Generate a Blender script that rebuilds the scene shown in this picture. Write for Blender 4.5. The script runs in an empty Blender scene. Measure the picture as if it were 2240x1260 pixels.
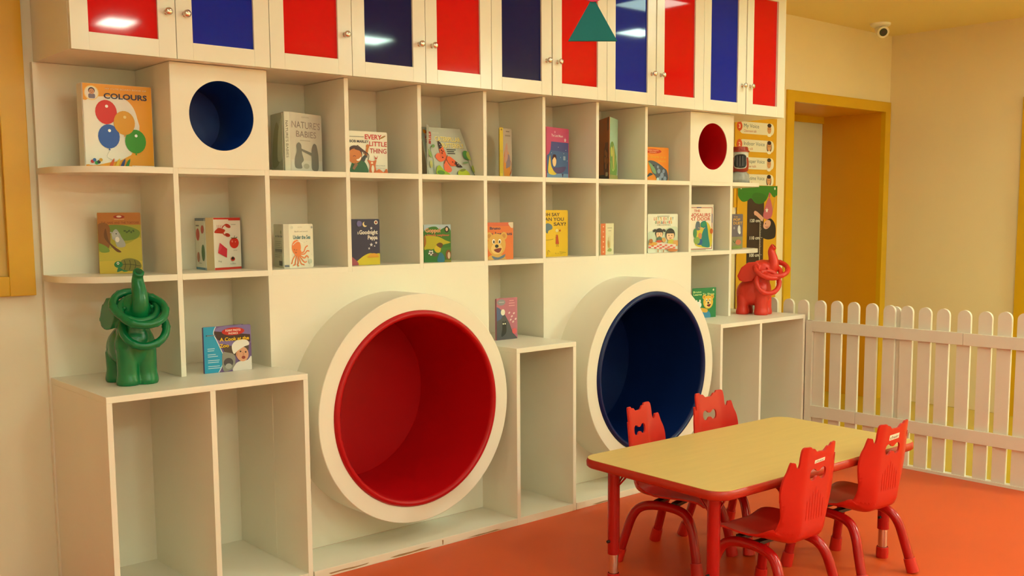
import bpy, bmesh, math, random
from mathutils import Vector, Matrix
from mathutils.geometry import delaunay_2d_cdt
random.seed(4)
PI = math.pi
scn = bpy.context.scene
col = scn.collection

# ------------------------------------------------------------------ camera, light, exposure
CAM = Vector((-1.3956, -3.2966, 1.2615))
PITCH, YAW, ROLL, FPX = .1082, .7138, -.0064, 2239.73
_f = Vector((math.sin(YAW)*math.cos(PITCH), math.cos(YAW)*math.cos(PITCH), -math.sin(PITCH)))
_r = Vector((math.cos(YAW), -math.sin(YAW), 0)); _u = _r.cross(_f)
_r2 = _r*math.cos(ROLL) + _u*math.sin(ROLL); _u2 = _u*math.cos(ROLL) - _r*math.sin(ROLL)
cd = bpy.data.cameras.new('camera'); cam = bpy.data.objects.new('camera', cd); col.objects.link(cam)
M = Matrix((_r2, _u2, -_f)).transposed().to_4x4(); M.translation = CAM
cam.matrix_world = M
cd.sensor_width = 36; cd.lens = FPX/2240*36; cd.shift_y = 84.9/2240; cd.clip_start = .05
scn.camera = cam
scn.view_settings.view_transform = 'Standard'; scn.view_settings.look = 'None'
scn.view_settings.gamma = 1; scn.view_settings.use_curve_mapping = False
scn.view_settings.exposure = 1.6
w_ = bpy.data.worlds.new('world'); scn.world = w_; w_.use_nodes = True
w_.node_tree.nodes['Background'].inputs[0].default_value = (1, .8, .55, 1)
w_.node_tree.nodes['Background'].inputs[1].default_value = .3
LAMP_COLOR = (.72, 1.0, .81)
CEIL = 2.43
# ceiling light panels, many of them added as unseen fill: x, y, size x, size y, radiant strength
LAMPS = [(.93, -3.08, .18, .26, 29), (2.42, -2.66, .28, .24, 24), (3.62, -1.35, .24, .2, 15), (3.0, -.70, .3, .3, 4.5),
         (-.55, -1.05, .35, .35, 2.6), (-1.2, -4.6, .4, .4, 19), (.55, -.85, .3, .3, 1.9), (4.3, -4.1, .4, .4, 78), (.5, -5.0, .4, .4, 34),  # all but the left key panel are added fill lights
         (1.75, -.80, .3, .3, 3.2), (-.85, -2.6, .35, .35, 3), (-.35, -1.75, .3, .3, 5)]  # added fill for the cabinet doors and the floor bounce

# ------------------------------------------------------------------ materials
def lin(h):
    if isinstance(h, str):
        h = h.lstrip('#'); c = [int(h[i:i+2], 16)/255 for i in (0, 2, 4)]
    else: c = h
    return tuple(x/12.92 if x <= .04045 else ((x+.055)/1.055)**2.4 for x in c) + (1,)
_m = {}
def mat(name, c, rough=.5, metal=0, coat=0, bump=0, bscale=40, vary=0, vscale=3, spec=.5, stretch=None, trans=0, emit=0):
    if name in _m: return _m[name]
    m = bpy.data.materials.new(name); m.use_nodes = True; nt = m.node_tree; b = nt.nodes['Principled BSDF']
    c = lin(c) if isinstance(c, str) else c
    b.inputs['Base Color'].default_value = c; b.inputs['Roughness'].default_value = rough
    b.inputs['Metallic'].default_value = metal; b.inputs['Coat Weight'].default_value = coat
    b.inputs['Coat Roughness'].default_value = .04; b.inputs['Specular IOR Level'].default_value = spec
    if trans: b.inputs['Transmission Weight'].default_value = trans
    if emit:
        b.inputs['Emission Color'].default_value = c; b.inputs['Emission Strength'].default_value = emit
    if vary or bump:
        tc = nt.nodes.new('ShaderNodeTexCoord'); mp = nt.nodes.new('ShaderNodeMapping')
        nt.links.new(tc.outputs['Object'], mp.inputs[0])
        if stretch: mp.inputs['Scale'].default_value = stretch
    if vary:
        n = nt.nodes.new('ShaderNodeTexNoise'); n.inputs['Scale'].default_value = vscale; n.inputs['Detail'].default_value = 6
        nt.links.new(mp.outputs[0], n.inputs['Vector'])
        mx = nt.nodes.new('ShaderNodeMix'); mx.data_type = 'RGBA'
        mx.inputs['A'].default_value = tuple(min(1, x*(1-vary)) for x in c[:3])+(1,)
        mx.inputs['B'].default_value = tuple(min(1, x*(1+vary)) for x in c[:3])+(1,)
        nt.links.new(n.outputs['Fac'], mx.inputs['Factor']); nt.links.new(mx.outputs['Result'], b.inputs['Base Color'])
    if bump:
        n2 = nt.nodes.new('ShaderNodeTexNoise'); n2.inputs['Scale'].default_value = bscale; n2.inputs['Detail'].default_value = 4
        nt.links.new(mp.outputs[0], n2.inputs['Vector'])
        bp = nt.nodes.new('ShaderNodeBump'); bp.inputs['Strength'].default_value = bump; bp.inputs['Distance'].default_value = .002
        nt.links.new(n2.outputs['Fac'], bp.inputs['Height']); nt.links.new(bp.outputs[0], b.inputs['Normal'])
    _m[name] = m; return m
WHITE = mat('white_paint', (.88, .80, .66, 1), .38, bump=.06, bscale=90, vary=.03, vscale=4)
LACQ = mat('white_lacquer', (.87, .82, .69, 1), .22, vary=.02)
WALL = mat('cream_wall', (.86, .78, .60, 1), .7, bump=.15, bscale=60, vary=.05, vscale=2.5)
WALLR = mat('peach_wall', (.88, .70, .42, 1), .7, bump=.15, bscale=60, vary=.05, vscale=2.5)
CEILM = mat('ceiling_paint', (.88, .68, .31, 1), .8, bump=.1)
FLOOR = mat('red_vinyl', (.70, .086, .012, 1), .42, spec=.35, bump=.05, bscale=120, vary=.1, vscale=2)
FLOORY = mat('yellow_vinyl', (.66, .42, .03, 1), .22, vary=.1, vscale=2)
YEL = mat('yellow_gloss_paint', (.70, .38, .005, 1), .3, vary=.12, vscale=6)
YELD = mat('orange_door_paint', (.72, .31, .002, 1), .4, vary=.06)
RPANE = mat('red_glass', (.66, .002, .004, 1), .05, spec=.3)
BPANE = mat('blue_glass', (.0, .016, .36, 1), .05, spec=.3)
NPANE = mat('navy_glass', (.001, .005, .085, 1), .05, spec=.3)
RLIN = mat('red_lining', (.48, .001, .004, 1), .4, spec=.35, bump=.05)
BLIN = mat('navy_lining', (.001, .012, .085, 1), .36, spec=.35, bump=.05)
BLIN2 = mat('blue_lining', (.004, .03, .2, 1), .3)
CHROME = mat('chrome', (.75, .7, .62, 1), .22, 1)
RPLAS = mat('red_plastic', (.60, .014, .006, 1), .36, bump=.05, bscale=300)
RTUBE = mat('red_tube_paint', (.44, .004, .004, 1), .25)
REDGE = mat('red_edge_band', (.46, .02, .006, 1), .4)
WOOD = mat('birch_laminate', (.70, .47, .15, 1), .42, vary=.07, vscale=5, stretch=(1, 9, 1))
GELE = mat('green_plastic', (.002, .17, .048, 1), .24, bump=.04, bscale=80)
RELE = mat('coral_plastic', (.72, .035, .015, 1), .38, bump=.04, bscale=80)
FENCE = mat('white_fence_paint', (.80, .72, .60, 1), .5, bump=.2, bscale=50, vary=.05, vscale=8)
DARK = mat('dark_plastic', (.012, .012, .012, 1), .35)
PAGE = mat('paper_pages', (.72, .68, .56, 1), .7)
_pm = {}
def pm(h, rough=.35):
    k = (h, rough)
    if k not in _pm: _pm[k] = mat('print_'+h.lstrip('#'), h, rough)
    return _pm[k]

# ------------------------------------------------------------------ object helpers
def finish(o, label=None, cat=None, group=None, kind=None):
    if label: o['label'] = label
    if cat: o['category'] = cat
    if group: o['group'] = group
    if kind: o['kind'] = kind
    return o
def thing(name, label, cat, loc=(0, 0, 0), rotz=0, group=None):
    o = bpy.data.objects.new(name, None); col.objects.link(o); o.empty_display_size = .05
    o.location = loc; o.rotation_euler = (0, 0, rotz); return finish(o, label, cat, group)
def rootof(p):
    v = Vector((0, 0, 0))
    while p: v = v + p.location; p = p.parent
    return v
def obj(name, bm, mats, parent=None, smooth=False, world=False, label=None, kind=None, angle=None):
    """world=True: vertices are given in world space and the parent is an unrotated empty."""
    me = bpy.data.meshes.new(name)
    if isinstance(bm, tuple): me.from_pydata(*bm)
    else:
        bmesh.ops.recalc_face_normals(bm, faces=bm.faces); bm.to_mesh(me); bm.free()
    for m in (mats if isinstance(mats, (list, tuple)) else [mats]): me.materials.append(m)
    if smooth:
        for p in me.polygons: p.use_smooth = True
        if angle:
            try: me.set_sharp_from_angle(angle=math.radians(angle))
            except Exception: pass
    o = bpy.data.objects.new(name, me); col.objects.link(o)
    if parent:
        o.parent = parent
        if world: me.transform(Matrix.Translation(-rootof(parent)))
    return finish(o, label, kind=kind)
def copy_tree(o, parent=None):
    c = o.copy(); col.objects.link(c)
    if parent: c.parent = parent
    for ch in list(o.children): copy_tree(ch, c)
    return c
def B(): return bmesh.new()
def box(bm, x0, x1, y0, y1, z0, z1, bev=0, mi=0):
    r = bmesh.ops.create_cube(bm, size=1, matrix=Matrix.Translation(((x0+x1)/2, (y0+y1)/2, (z0+z1)/2)) @ Matrix.Diagonal((abs(x1-x0), abs(y1-y0), abs(z1-z0), 1)))
    es = list({e for v in r['verts'] for e in v.link_edges}); fs = {f for v in r['verts'] for f in v.link_faces}
    for f in fs: f.material_index = mi
    if bev: bmesh.ops.bevel(bm, geom=es, offset=bev, segments=2, affect='EDGES', profile=.6)
    return bm
def bx(*a, **k): return box(B(), *a, **k)
def cyl(bm, p0, p1, r0, r1=None, n=20, caps=True):
    r1 = r0 if r1 is None else r1; p0 = Vector(p0); p1 = Vector(p1); d = (p1-p0).normalized()
    q = d.to_track_quat('Z', 'Y'); a = []; b = []
    for i in range(n):
        t = 2*PI*i/n; e = q @ Vector((math.cos(t), math.sin(t), 0)); a.append(bm.verts.new(p0+e*r0)); b.append(bm.verts.new(p1+e*r1))
    for i in range(n): bm.faces.new((a[i], a[(i+1) % n], b[(i+1) % n], b[i]))
    if caps: bm.faces.new(a[::-1]); bm.faces.new(b)
    return bm
def lathe(bm, prof, axis_o, axis='Z', n=48):
    """prof: list of (radius, height); axis_o origin."""
    o = Vector(axis_o); rings = []
    for r, h in prof:
        if r < 1e-6: rings.append([bm.verts.new(o+({'Z': Vector((0, 0, h)), 'Y': Vector((0, h, 0)), 'X': Vector((h, 0, 0))}[axis]))]); continue
        ring = []
        for i in range(n):
            t = 2*PI*i/n; c, s = math.cos(t)*r, math.sin(t)*r
            ring.append(bm.verts.new(o+({'Z': Vector((c, s, h)), 'Y': Vector((c, h, s)), 'X': Vector((h, c, s))}[axis])))
        rings.append(ring)
    for a, b in zip(rings, rings[1:]):
        for i in range(n):
            j = (i+1) % n
            if len(a) == 1 and len(b) == 1: continue
            if len(a) == 1: bm.faces.new((a[0], b[j], b[i]))
            elif len(b) == 1: bm.faces.new((a[i], a[j], b[0]))
            else: bm.faces.new((a[i], a[j], b[j], b[i]))
    return bm
def tube(bm, pts, rad, n=14, caps=True, closed=False):
    pts = [Vector(p) for p in pts]; rings = []; N = len(pts)
    rad = rad if isinstance(rad, (list, tuple)) else [rad]*N
    up = None
    for i, p in enumerate(pts):
        a = pts[i-1] if (i > 0 or closed) else p; b = pts[(i+1) % N] if (i < N-1 or closed) else p
        d = (b-a).normalized()
        if up is None:
            up = Vector((0, 0, 1)) if abs(d.z) < .9 else Vector((1, 0, 0))
        s = d.cross(up).normalized(); up = s.cross(d).normalized()
        rings.append([bm.verts.new(p+(s*math.cos(2*PI*k/n)+up*math.sin(2*PI*k/n))*rad[i]) for k in range(n)])
    prs = list(zip(rings, rings[1:])) + ([(rings[-1], rings[0])] if closed else [])
    for a, b in prs:
        for k in range(n): bm.faces.new((a[k], a[(k+1) % n], b[(k+1) % n], b[k]))
    if caps and not closed: bm.faces.new(rings[0][::-1]); bm.faces.new(rings[-1])
    return bm
def prism(bm, pts, f0, f1, mi=0):
    """pts 2D outline -> solid between mapping f0(p) and f1(p)."""
    a = [bm.verts.new(f0(p)) for p in pts]; b = [bm.verts.new(f1(p)) for p in pts]; n = len(pts)
    fs = [bm.faces.new(a[::-1]), bm.faces.new(b)] + [bm.faces.new((a[i], a[(i+1) % n], b[(i+1) % n], b[i])) for i in range(n)]
    for f in fs: f.material_index = mi
    return bm
def spline(P, k=8, closed=True):
    out = []; n = len(P)
    rng = range(n) if closed else range(n-1)
    for i in rng:
        g = (lambda j: P[j % n]) if closed else (lambda j: P[min(max(j, 0), n-1)])
        p0, p1, p2, p3 = g(i-1), g(i), g(i+1), g(i+2)
        for s in range(k):
            t = s/k
            out.append(tuple(.5*((2*p1[d])+(-p0[d]+p2[d])*t+(2*p0[d]-5*p1[d]+4*p2[d]-p3[d])*t*t+(-p0[d]+3*p1[d]-3*p2[d]+p3[d])*t**3) for d in range(len(p1))))
    if not closed: out.append(tuple(P[-1]))
    return out
def struct(name, bm, m, **k): return obj(name, bm, m, kind='structure', **k)

# ------------------------------------------------------------------ flat print (covers, posters, stickers)
_tx = {}
def text_geo(s, bold=.0):
    k = (s, bold)
    if k not in _tx:
        c = bpy.data.curves.new('t', 'FONT'); c.body = s; c.offset = bold; c.resolution_u = 3
        o = bpy.data.objects.new('t', c); me = o.to_mesh()
        v = [tuple(q.co[:2]) for q in me.vertices]; f = [tuple(p.vertices) for p in me.polygons]
        o.to_mesh_clear(); bpy.data.objects.remove(o); bpy.data.curves.remove(c)
        _tx[k] = (v, f)
    return _tx[k]
class Print:
    """Flat ink on a sheet: pos(u, v, d) maps sheet fractions and a lift to world space."""
    def __init__(s, pos, aspect, lift=.0006):
        s.pos, s.asp, s.d = pos, aspect, lift; s.V = []; s.F = []; s.MI = []; s.mats = []; s.step = .00012; s.clip = True
    def mi(s, c):
        m = pm(c)
        if m not in s.mats: s.mats.append(m)
        return s.mats.index(m)
    def add(s, v, f, c):
        b = len(s.V); s.V += [s.pos(p[0], p[1], s.d) for p in v]; i = s.mi(c)
        for q in f: s.F.append(tuple(b+k for k in q)); s.MI.append(i)
        s.d += s.step
    def poly(s, pts, c):
        if s.clip:      # ink ends at the sheet's edge
            for ax, lim, sg in ((0, .004, 1), (0, .996, -1), (1, .003, 1), (1, .997, -1)):
                out = []
                for i, b in enumerate(pts):
                    a = pts[i-1]; da, db = (a[ax]-lim)*sg, (b[ax]-lim)*sg
                    if (da >= 0) != (db >= 0):
                        t = da/(da-db); out.append((a[0]+(b[0]-a[0])*t, a[1]+(b[1]-a[1])*t))
                    if db >= 0: out.append(b)
                pts = out
                if len(pts) < 3: return
        s.add(pts, [tuple(range(len(pts)))], c)
    def rect(s, u0, v0, u1, v1, c): s.poly([(u0, v0), (u1, v0), (u1, v1), (u0, v1)], c)
    def rrect(s, u0, v0, u1, v1, r, c):
        ru, rv = r, r*s.asp; P = []
        for cu, cv, a in ((u1-ru, v0+rv, -90), (u1-ru, v1-rv, 0), (u0+ru, v1-rv, 90), (u0+ru, v0+rv, 180)):
            for k in range(7):
                t = math.radians(a+15*k); P.append((cu+ru*math.cos(t), cv+rv*math.sin(t)))
        s.poly(P, c)
    def ell(s, u, v, ru, rv, c, rot=0, n=22):
        """rv in height fractions, ru in width fractions; rot in degrees."""
        cr, sr = math.cos(math.radians(rot)), math.sin(math.radians(rot)); P = []
        for i in range(n):
            t = 2*PI*i/n; x, y = ru*math.cos(t)*s.asp, rv*math.sin(t)
            P.append((u+(x*cr-y*sr)/s.asp, v+x*sr+y*cr))
        s.poly(P, c)
    def circ(s, u, v, r, c): s.ell(u, v, r, r*s.asp, c)
    def blob(s, pts, c, k=5): s.poly(spline(pts, k), c)
    def line(s, pts, wd, c, smooth=True):
        P = spline(pts, 6, False) if smooth and len(pts) > 2 else pts
        L = []; R = []
        for i, p in enumerate(P):
            a = P[max(i-1, 0)]; b = P[min(i+1, len(P)-1)]; dx, dy = (b[0]-a[0])*s.asp, b[1]-a[1]; l = math.hypot(dx, dy) or 1
            nx, ny = -dy/l*wd/2/s.asp, dx/l*wd/2; L.append((p[0]+nx, p[1]+ny)); R.append((p[0]-nx, p[1]-ny))
        s.poly(L+R[::-1], c)
    def star(s, u, v, r, c, n=5):
        P = []
        for i in range(2*n):
            q = r if i % 2 == 0 else r*.45; t = PI/2+PI*i/n; P.append((u+q*math.cos(t)/s.asp, v+q*math.sin(t)))
        s.poly(P, c)
    def text(s, t, u, v, h, c, wd=None, al='C', bold=.0, rot=0, vert=False):
        """centre/left/right anchored at (u, v); h = cap height fraction; wd = width in u fractions."""
        V, F = text_geo(t, bold)
        if not V: return
        x0 = min(p[0] for p in V); x1 = max(p[0] for p in V); y0 = min(p[1] for p in V); ch = .7
        sy = h/ch; sx = sy/s.asp
        if wd: sx = wd/max(x1-x0, 1e-4)
        off = {'C': (x0+x1)/2, 'L': x0, 'R': x1}[al]; cr, sr = math.cos(math.radians(rot)), math.sin(math.radians(rot))
        P = []
        for p in V:
            x, y = (p[0]-off)*sx*s.asp, (p[1]-ch/2)*sy
            P.append((u+(x*cr-y*sr)/s.asp, v+x*sr+y*cr))
        s.add(P, F, c)
    def build(s, name, parent, world=True):
        me = bpy.data.meshes.new(name); off = -rootof(parent) if parent and world else Vector((0, 0, 0))
        me.from_pydata([tuple(v+off) for v in s.V], [], s.F)
        for m in s.mats: me.materials.append(m)
        me.polygons.foreach_set('material_index', s.MI)
        o = bpy.data.objects.new(name, me); col.objects.link(o); o.parent = parent; return o

# ------------------------------------------------------------------ the room
WY = .312            # face of the shelf wall
XF = 5.09            # face of the far wall
XL, YB = -2.05, -5.6
struct('floor', bx(XL-.1, 3.35, YB-.1, .45, -.06, 0), FLOOR)
struct('trim_1', bx(3.35, XF+.1, YB-.1, 1.0, -.06, -.001), FLOORY, label='glossy yellow vinyl floor behind the picket fence')
struct('ceiling', bx(XL-.1, 3.30, YB-.1, 1.0, CEIL, CEIL+.08), mat('white_ceiling', (.88, .80, .66, 1), .8, bump=.1))
struct('ceiling', bx(3.30, XF+.1, YB-.1, 1.0, CEIL, CEIL+.08), CEILM, label='warm yellow ceiling past the picket fence')
struct('wall_back', bx(XL-.1, 3.36, WY, WY+.12, 0, CEIL), WALL, label='cream wall behind the white bookcase')
bw = B(); box(bw, 3.36, 3.90, WY, WY+.12, 0, CEIL); box(bw, 3.90, XF, WY, WY+.12, 1.995, CEIL)
box(bw, 5.045, XF, WY, WY+.5, 0, 1.995)
struct('wall_right', bw, WALLR, label='peach wall around the yellow door recess')
struct('wall_far', bx(XF, XF+.1, YB-.1, 1.0, 0, CEIL), WALLR)
struct('wall_left', bx(XL-.1, XL, YB-.1, .45, 0, CEIL), WALL)
struct('wall_behind', bx(XL-.1, XF+.1, YB-.1, YB, 0, CEIL), WALL)
struct('wall_recess', bx(3.36, XF+.1, .80, .9, 0, CEIL), WALLR)
# door recess
b = B(); box(b, 3.895, 3.968, WY-.012, WY+.02, 0, 1.995); box(b, 5.02, 5.085, WY-.012, WY+.02, 0, 1.995); box(b, 3.968, 5.02, WY-.012, WY+.02, 1.93, 1.995)
door = struct('door_1', b, YEL, label='yellow painted door frame in the wall past the fence')
b = B(); box(b, 5.02, 5.045, WY+.02, .80, 0, 1.93); box(b, 3.968, 5.02, WY+.02, .80, 1.93, 1.96); box(b, 3.94, 3.968, WY+.02, .80, 0, 1.93)
obj('reveal', b, YELD, door, label='deep orange door reveal')
b = B(); box(b, 3.968, 5.02, .765, .80, 1.885, 1.93); box(b, 3.968, 4.64, .765, .80, 0, 1.885); obj('inner_frame', b, YEL, door)
obj('door_leaf', bx(4.64, 5.02, .775, .80, 0, 1.885, bev=.002), mat('pale_door', (.66, .60, .42, 1), .5), door, label='pale cream door leaf set back in the recess')
# second yellow door frame on the far wall
b = B(); box(b, XF-.02, XF, -.70, -.565, 0, 1.955); box(b, XF-.02, XF, -1.70, -.70, 1.85, 1.955); box(b, XF-.02, XF, -1.80, -1.70, 0, 1.955)
d2 = struct('door_2', b, YEL, label='yellow door frame on the far peach wall')
obj('door_leaf', bx(XF-.008, XF, -1.70, -.70, 0, 1.85), mat('pale_door', '#fff'), d2)
# yellow framed window board at the left
b = B(); box(b, -.452, -.372, WY-.03, WY, 1.01, 2.3, bev=.003); box(b, -1.5, -.452, WY-.03, WY, 1.01, 1.075, bev=.003); box(b, -1.5, -.452, WY-.028, WY, 1.93, 2.0, bev=.003); box(b, -1.58, -1.5, WY-.03, WY, 1.01, 2.3)
wn = struct('window_1', b, YEL, label='glossy yellow window frame left of the bookcase')
obj('pane', bx(-1.5, -.452, WY-.012, WY, 1.07, 2.3), mat('amber_pane', (.62, .40, .08, 1), .12), wn, label='pale amber pane')
# lamps
for i, (x, y, sx, sy, st) in enumerate(LAMPS):
    pos = ['over the front of the room', 'right of the middle, behind the table', 'beyond the picket fence', 'close to the right end of the wall cabinets', 'close in front of the left wall cabinets', 'behind the viewer at the left, added as unseen fill', 'between the table and the red nook, added to brighten the cabinets', 'far out over the yellow floor past the fence, added to light the right walls', 'far behind the viewer, added as low fill', 'close in front of the middle wall cabinets, added to brighten their doors', 'at the left, halfway to the viewer, added for floor bounce', 'in front of the left base cabinet, added for red floor bounce'][i]
    t = thing('ceiling_light', 'flat square ceiling light panel '+pos, 'light', (x, y, CEIL))
    f = B()
    for a0, a1, c0, c1 in ((-sx/2-.02, sx/2+.02, -sy/2-.02, -sy/2), (-sx/2-.02, sx/2+.02, sy/2, sy/2+.02), (-sx/2-.02, -sx/2, -sy/2, sy/2), (sx/2, sx/2+.02, -sy/2, sy/2)):
        box(f, a0, a1, c0, c1, -.014, 0)
    obj('frame', f, WHITE, t)
    em = bpy.data.materials.new('lamp_diffuser'); em.use_nodes = True; nt = em.node_tree; nt.nodes.clear()
    e = nt.nodes.new('ShaderNodeEmission'); e.inputs[0].default_value = LAMP_COLOR+(1,); e.inputs[1].default_value = st
    nt.links.new(e.outputs[0], nt.nodes.new('ShaderNodeOutputMaterial').inputs[0])
    obj('diffuser', bx(-sx/2, sx/2, -sy/2, sy/2, -.010, -.001), em, t)

# ------------------------------------------------------------------ bookcase
W = .33; T = .018; BK = .29
Z1, Z2, ZC, ZB = 1.426, 1.075, 1.768, .730
bc = thing('bookcase', 'long white built-in bookcase of open cubbies with two big round nooks', 'bookcase', (1.485, .15, 0))
def bp(name, bm, m=WHITE, parent=bc, **k): return obj(name, bm, m, parent, world=True, **k)
bp('back_panel', bx(-.345, 3.31, BK, WY-.001, 0, ZC))
def shelf_board(z, x0, x1, left=False, right=False):
    P = []
    R = .20
    if left: P += [(x0, BK)] + [(x0+R-R*math.cos(PI/2*k/24), R-R*math.sin(PI/2*k/24)) for k in range(25)]
    else: P += [(x0, BK), (x0, 0)]
    if right: P += [(x1-R+R*math.sin(PI/2*k/24), R-R*math.cos(PI/2*k/24)) for k in range(25)] + [(x1, BK)]
    else: P += [(x1, 0), (x1, BK)]
    return prism(B(), P, lambda p: (p[0], p[1], z-.020), lambda p: (p[0], p[1], z))
for z in (Z1, Z2):
    for k in range(-1, 10):
        if z == Z1 and k in (0, 8): pass
        x0 = k*W+T/2 if k > -1 else -.345; x1 = (k+1)*W-T/2 if k < 9 else 3.345
        bp('shelf', shelf_board(z, x0, x1, k == -1, k == 9), smooth=True, angle=30)
for k in range(10):
    z0 = ZB if k in (0, 9) else .03
    bp('divider', bx(k*W-T/2, k*W+T/2, 0, BK, z0 if k not in (2, 3, 6, 7) else Z2-.02, ZC, bev=.0015))
# upper porthole panels
def holed_panel(x0, x1, z0, z1, cx, cz, r, y0, y1, n=64):
    bm = B(); ang = [2*PI*i/n for i in range(n)]
    for c in ((x0, z0), (x1, z0), (x1, z1), (x0, z1)): ang.append(math.atan2(c[1]-cz, c[0]-cx) % (2*PI))
    ang = sorted(set(round(a, 6) for a in ang)); rings = [[], [], [], []]
    for a in ang:
        c, s = math.cos(a), math.sin(a)
        t = min(((x1-cx)/c if c > 1e-9 else (x0-cx)/c if c < -1e-9 else 1e9), ((z1-cz)/s if s > 1e-9 else (z0-cz)/s if s < -1e-9 else 1e9))
        rings[0].append(bm.verts.new((cx+r*c, y0, cz+r*s))); rings[1].append(bm.verts.new((cx+t*c, y0, cz+t*s)))
        rings[2].append(bm.verts.new((cx+t*c, y1, cz+t*s))); rings[3].append(bm.verts.new((cx+r*c, y1, cz+r*s)))
    m = len(ang)
    for A, Bq in ((0, 1), (1, 2), (2, 3), (3, 0)):
        for i in range(m):
            j = (i+1) % m; bm.faces.new((rings[A][i], rings[A][j], rings[Bq][j], rings[Bq][i]))
    return bm
for k, m, lab in ((0, BLIN2, 'deep blue porthole lining'), (8, RLIN, 'red porthole lining')):
    cx = k*W+W/2+(.004 if k == 0 else .005); cz = 1.602; r = .116
    p = bp('porthole_panel', holed_panel(k*W-T/2+.001, (k+1)*W+T/2-.001, Z1-.001, ZC-.001, cx, cz, r, -.002, .014), label='square white panel with a round porthole')
    pr = [(r+.002, -.0015), (r-.002, .004), (r-.002, .26), (0, .262)]
    obj('porthole_lining', lathe(B(), pr, (cx, 0, cz), 'Y', 64), m, p, True, True, label=lab, angle=40)
# big nooks
for k, m, lab, tag in ((1, RLIN, 'red padded nook lining', 'red'), (5, BLIN, 'navy padded nook lining', 'navy')):
    cx = (k+1.5)*W+(0 if k == 1 else 0); cz = .542
    p = bp('nook_panel', holed_panel(k*W-T/2+.0005, (k+3)*W+T/2-.0005, .030, Z2-.0195, cx, cz, .40, -.003, .015, 96), label='flat white panel around the round nook')
    ring = bp('nook_ring', lathe(B(), [(.371, .0), (.371, -.199), (.373, -.201), (.431, -.201), (.433, -.199), (.433, -.003)], (cx, 0, cz), 'Y', 128), smooth=True, angle=40, label='thick white cylinder rim around the %s nook' % tag)
    R = .37
    pr = [(R+.002, -.198), (R-.0005, -.206), (R-.006, -.211), (R-.013, -.212), (R-.02, -.207), (R-.024, -.195), (R-.024, .26), (R-.027, .268), (0, .270)]
    obj('nook_lining', lathe(B(), pr, (cx, 0, cz), 'Y', 128), m, ring, True, True, label=lab, angle=50)
DB = -.227
for x0, x1 in ((.345, 1.287), (1.625, 2.604)):
    bp('plinth', bx(x0, x1, DB, -.003, .0, .030, bev=.002))
for pts in ([(.40, .012), (.47, .013), (.52, .011), (.57, .012), (.56, .008), (.50, .006), (.45, .008), (.41, .007)], [(.66, .009), (.70, .012), (.76, .011), (.80, .013), (.85, .009), (.80, .006), (.72, .004), (.68, .006)], [(.90, .024), (.908, .022), (.906, .004), (.902, .005)], [(1.02, .006), (1.08, .008), (1.12, .007), (1.17, .009), (1.2, .004), (1.08, .003)], [(1.72, .006), (1.78, .008), (1.83, .007), (1.86, .004), (1.75, .002)]):
    q = Print(lambda u, v, d: Vector((u, DB-.0004, v)), 1); q.clip = False; q.poly(pts, '#a8865c'); q.build('scuff_mark', bc)
def base_cab(label, x0, x1, divs, ybk=.27):
    t = thing('base_cabinet', label, 'cabinet', ((x0+x1)/2, DB+.1, 0), group='low white base cabinets under the bookcase')
    q = lambda n, bm: obj(n, bm, WHITE, t, world=True)
    q('top', bx(x0, x1, DB, -.0105 if False else BK-.001, ZB-.020, ZB, bev=.0015))
    q('bottom', bx(x0+T, x1-T, DB+.001, BK-.001, .0, .030))
    for a in (x0, x1-T): q('side', bx(a, a+T, DB, BK-.001, 0, ZB-.020, bev=.0015))
    for d in divs: q('divider', bx(d-T/2, d+T/2, DB+.001, BK-.002, .030, ZB-.020))
    q('back', bx(x0+T, x1-T, BK-.012, BK-.001, .030, ZB-.020))
    return t
base_cab('white two-bay base cabinet at the left end, under the green elephant', -.340, .340, [-.003])
base_cab('narrow white one-bay base cabinet between the red and navy nooks', 1.287, 1.622, [])
base_cab('white two-bay base cabinet at the right end by the fence, under the red elephant', 2.604, 3.326, [2.933])

# ------------------------------------------------------------------ wall cabinets with glass doors
YD = -.063
edges = [-.335, -.006, .323, .650, .978, 1.306, 1.640, 1.974, 2.304, 2.653, 2.992, 3.326]
panes = [RPANE, BPANE, RPANE, NPANE, RPANE, NPANE, RPANE, BPANE, RPANE, BPANE, RPANE]
pname = ['red', 'blue', 'red', 'navy', 'red', 'navy', 'red', 'blue', 'red', 'blue', 'red']
knob = ['R', 'L', 'R', 'R', 'L', 'R', 'L', 'R', 'L', 'R', 'L']
units = [((0, 1), 'white wall cabinet at the far left end, one red and one blue glass door'),
         ((2,), 'single-door white wall cabinet with red glass, third door from the left'),
         ((3, 4), 'white wall cabinet with a navy door left of a red door'),
         ((5, 6), 'white wall cabinet, navy door beside a red door, behind the hanging triangle'),
         ((7, 8), 'white wall cabinet with a blue door and a pale-lit red door'),
         ((9, 10), 'white wall cabinet at the right end, blue door and narrow-looking red door')]
ZT = 2.41
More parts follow.
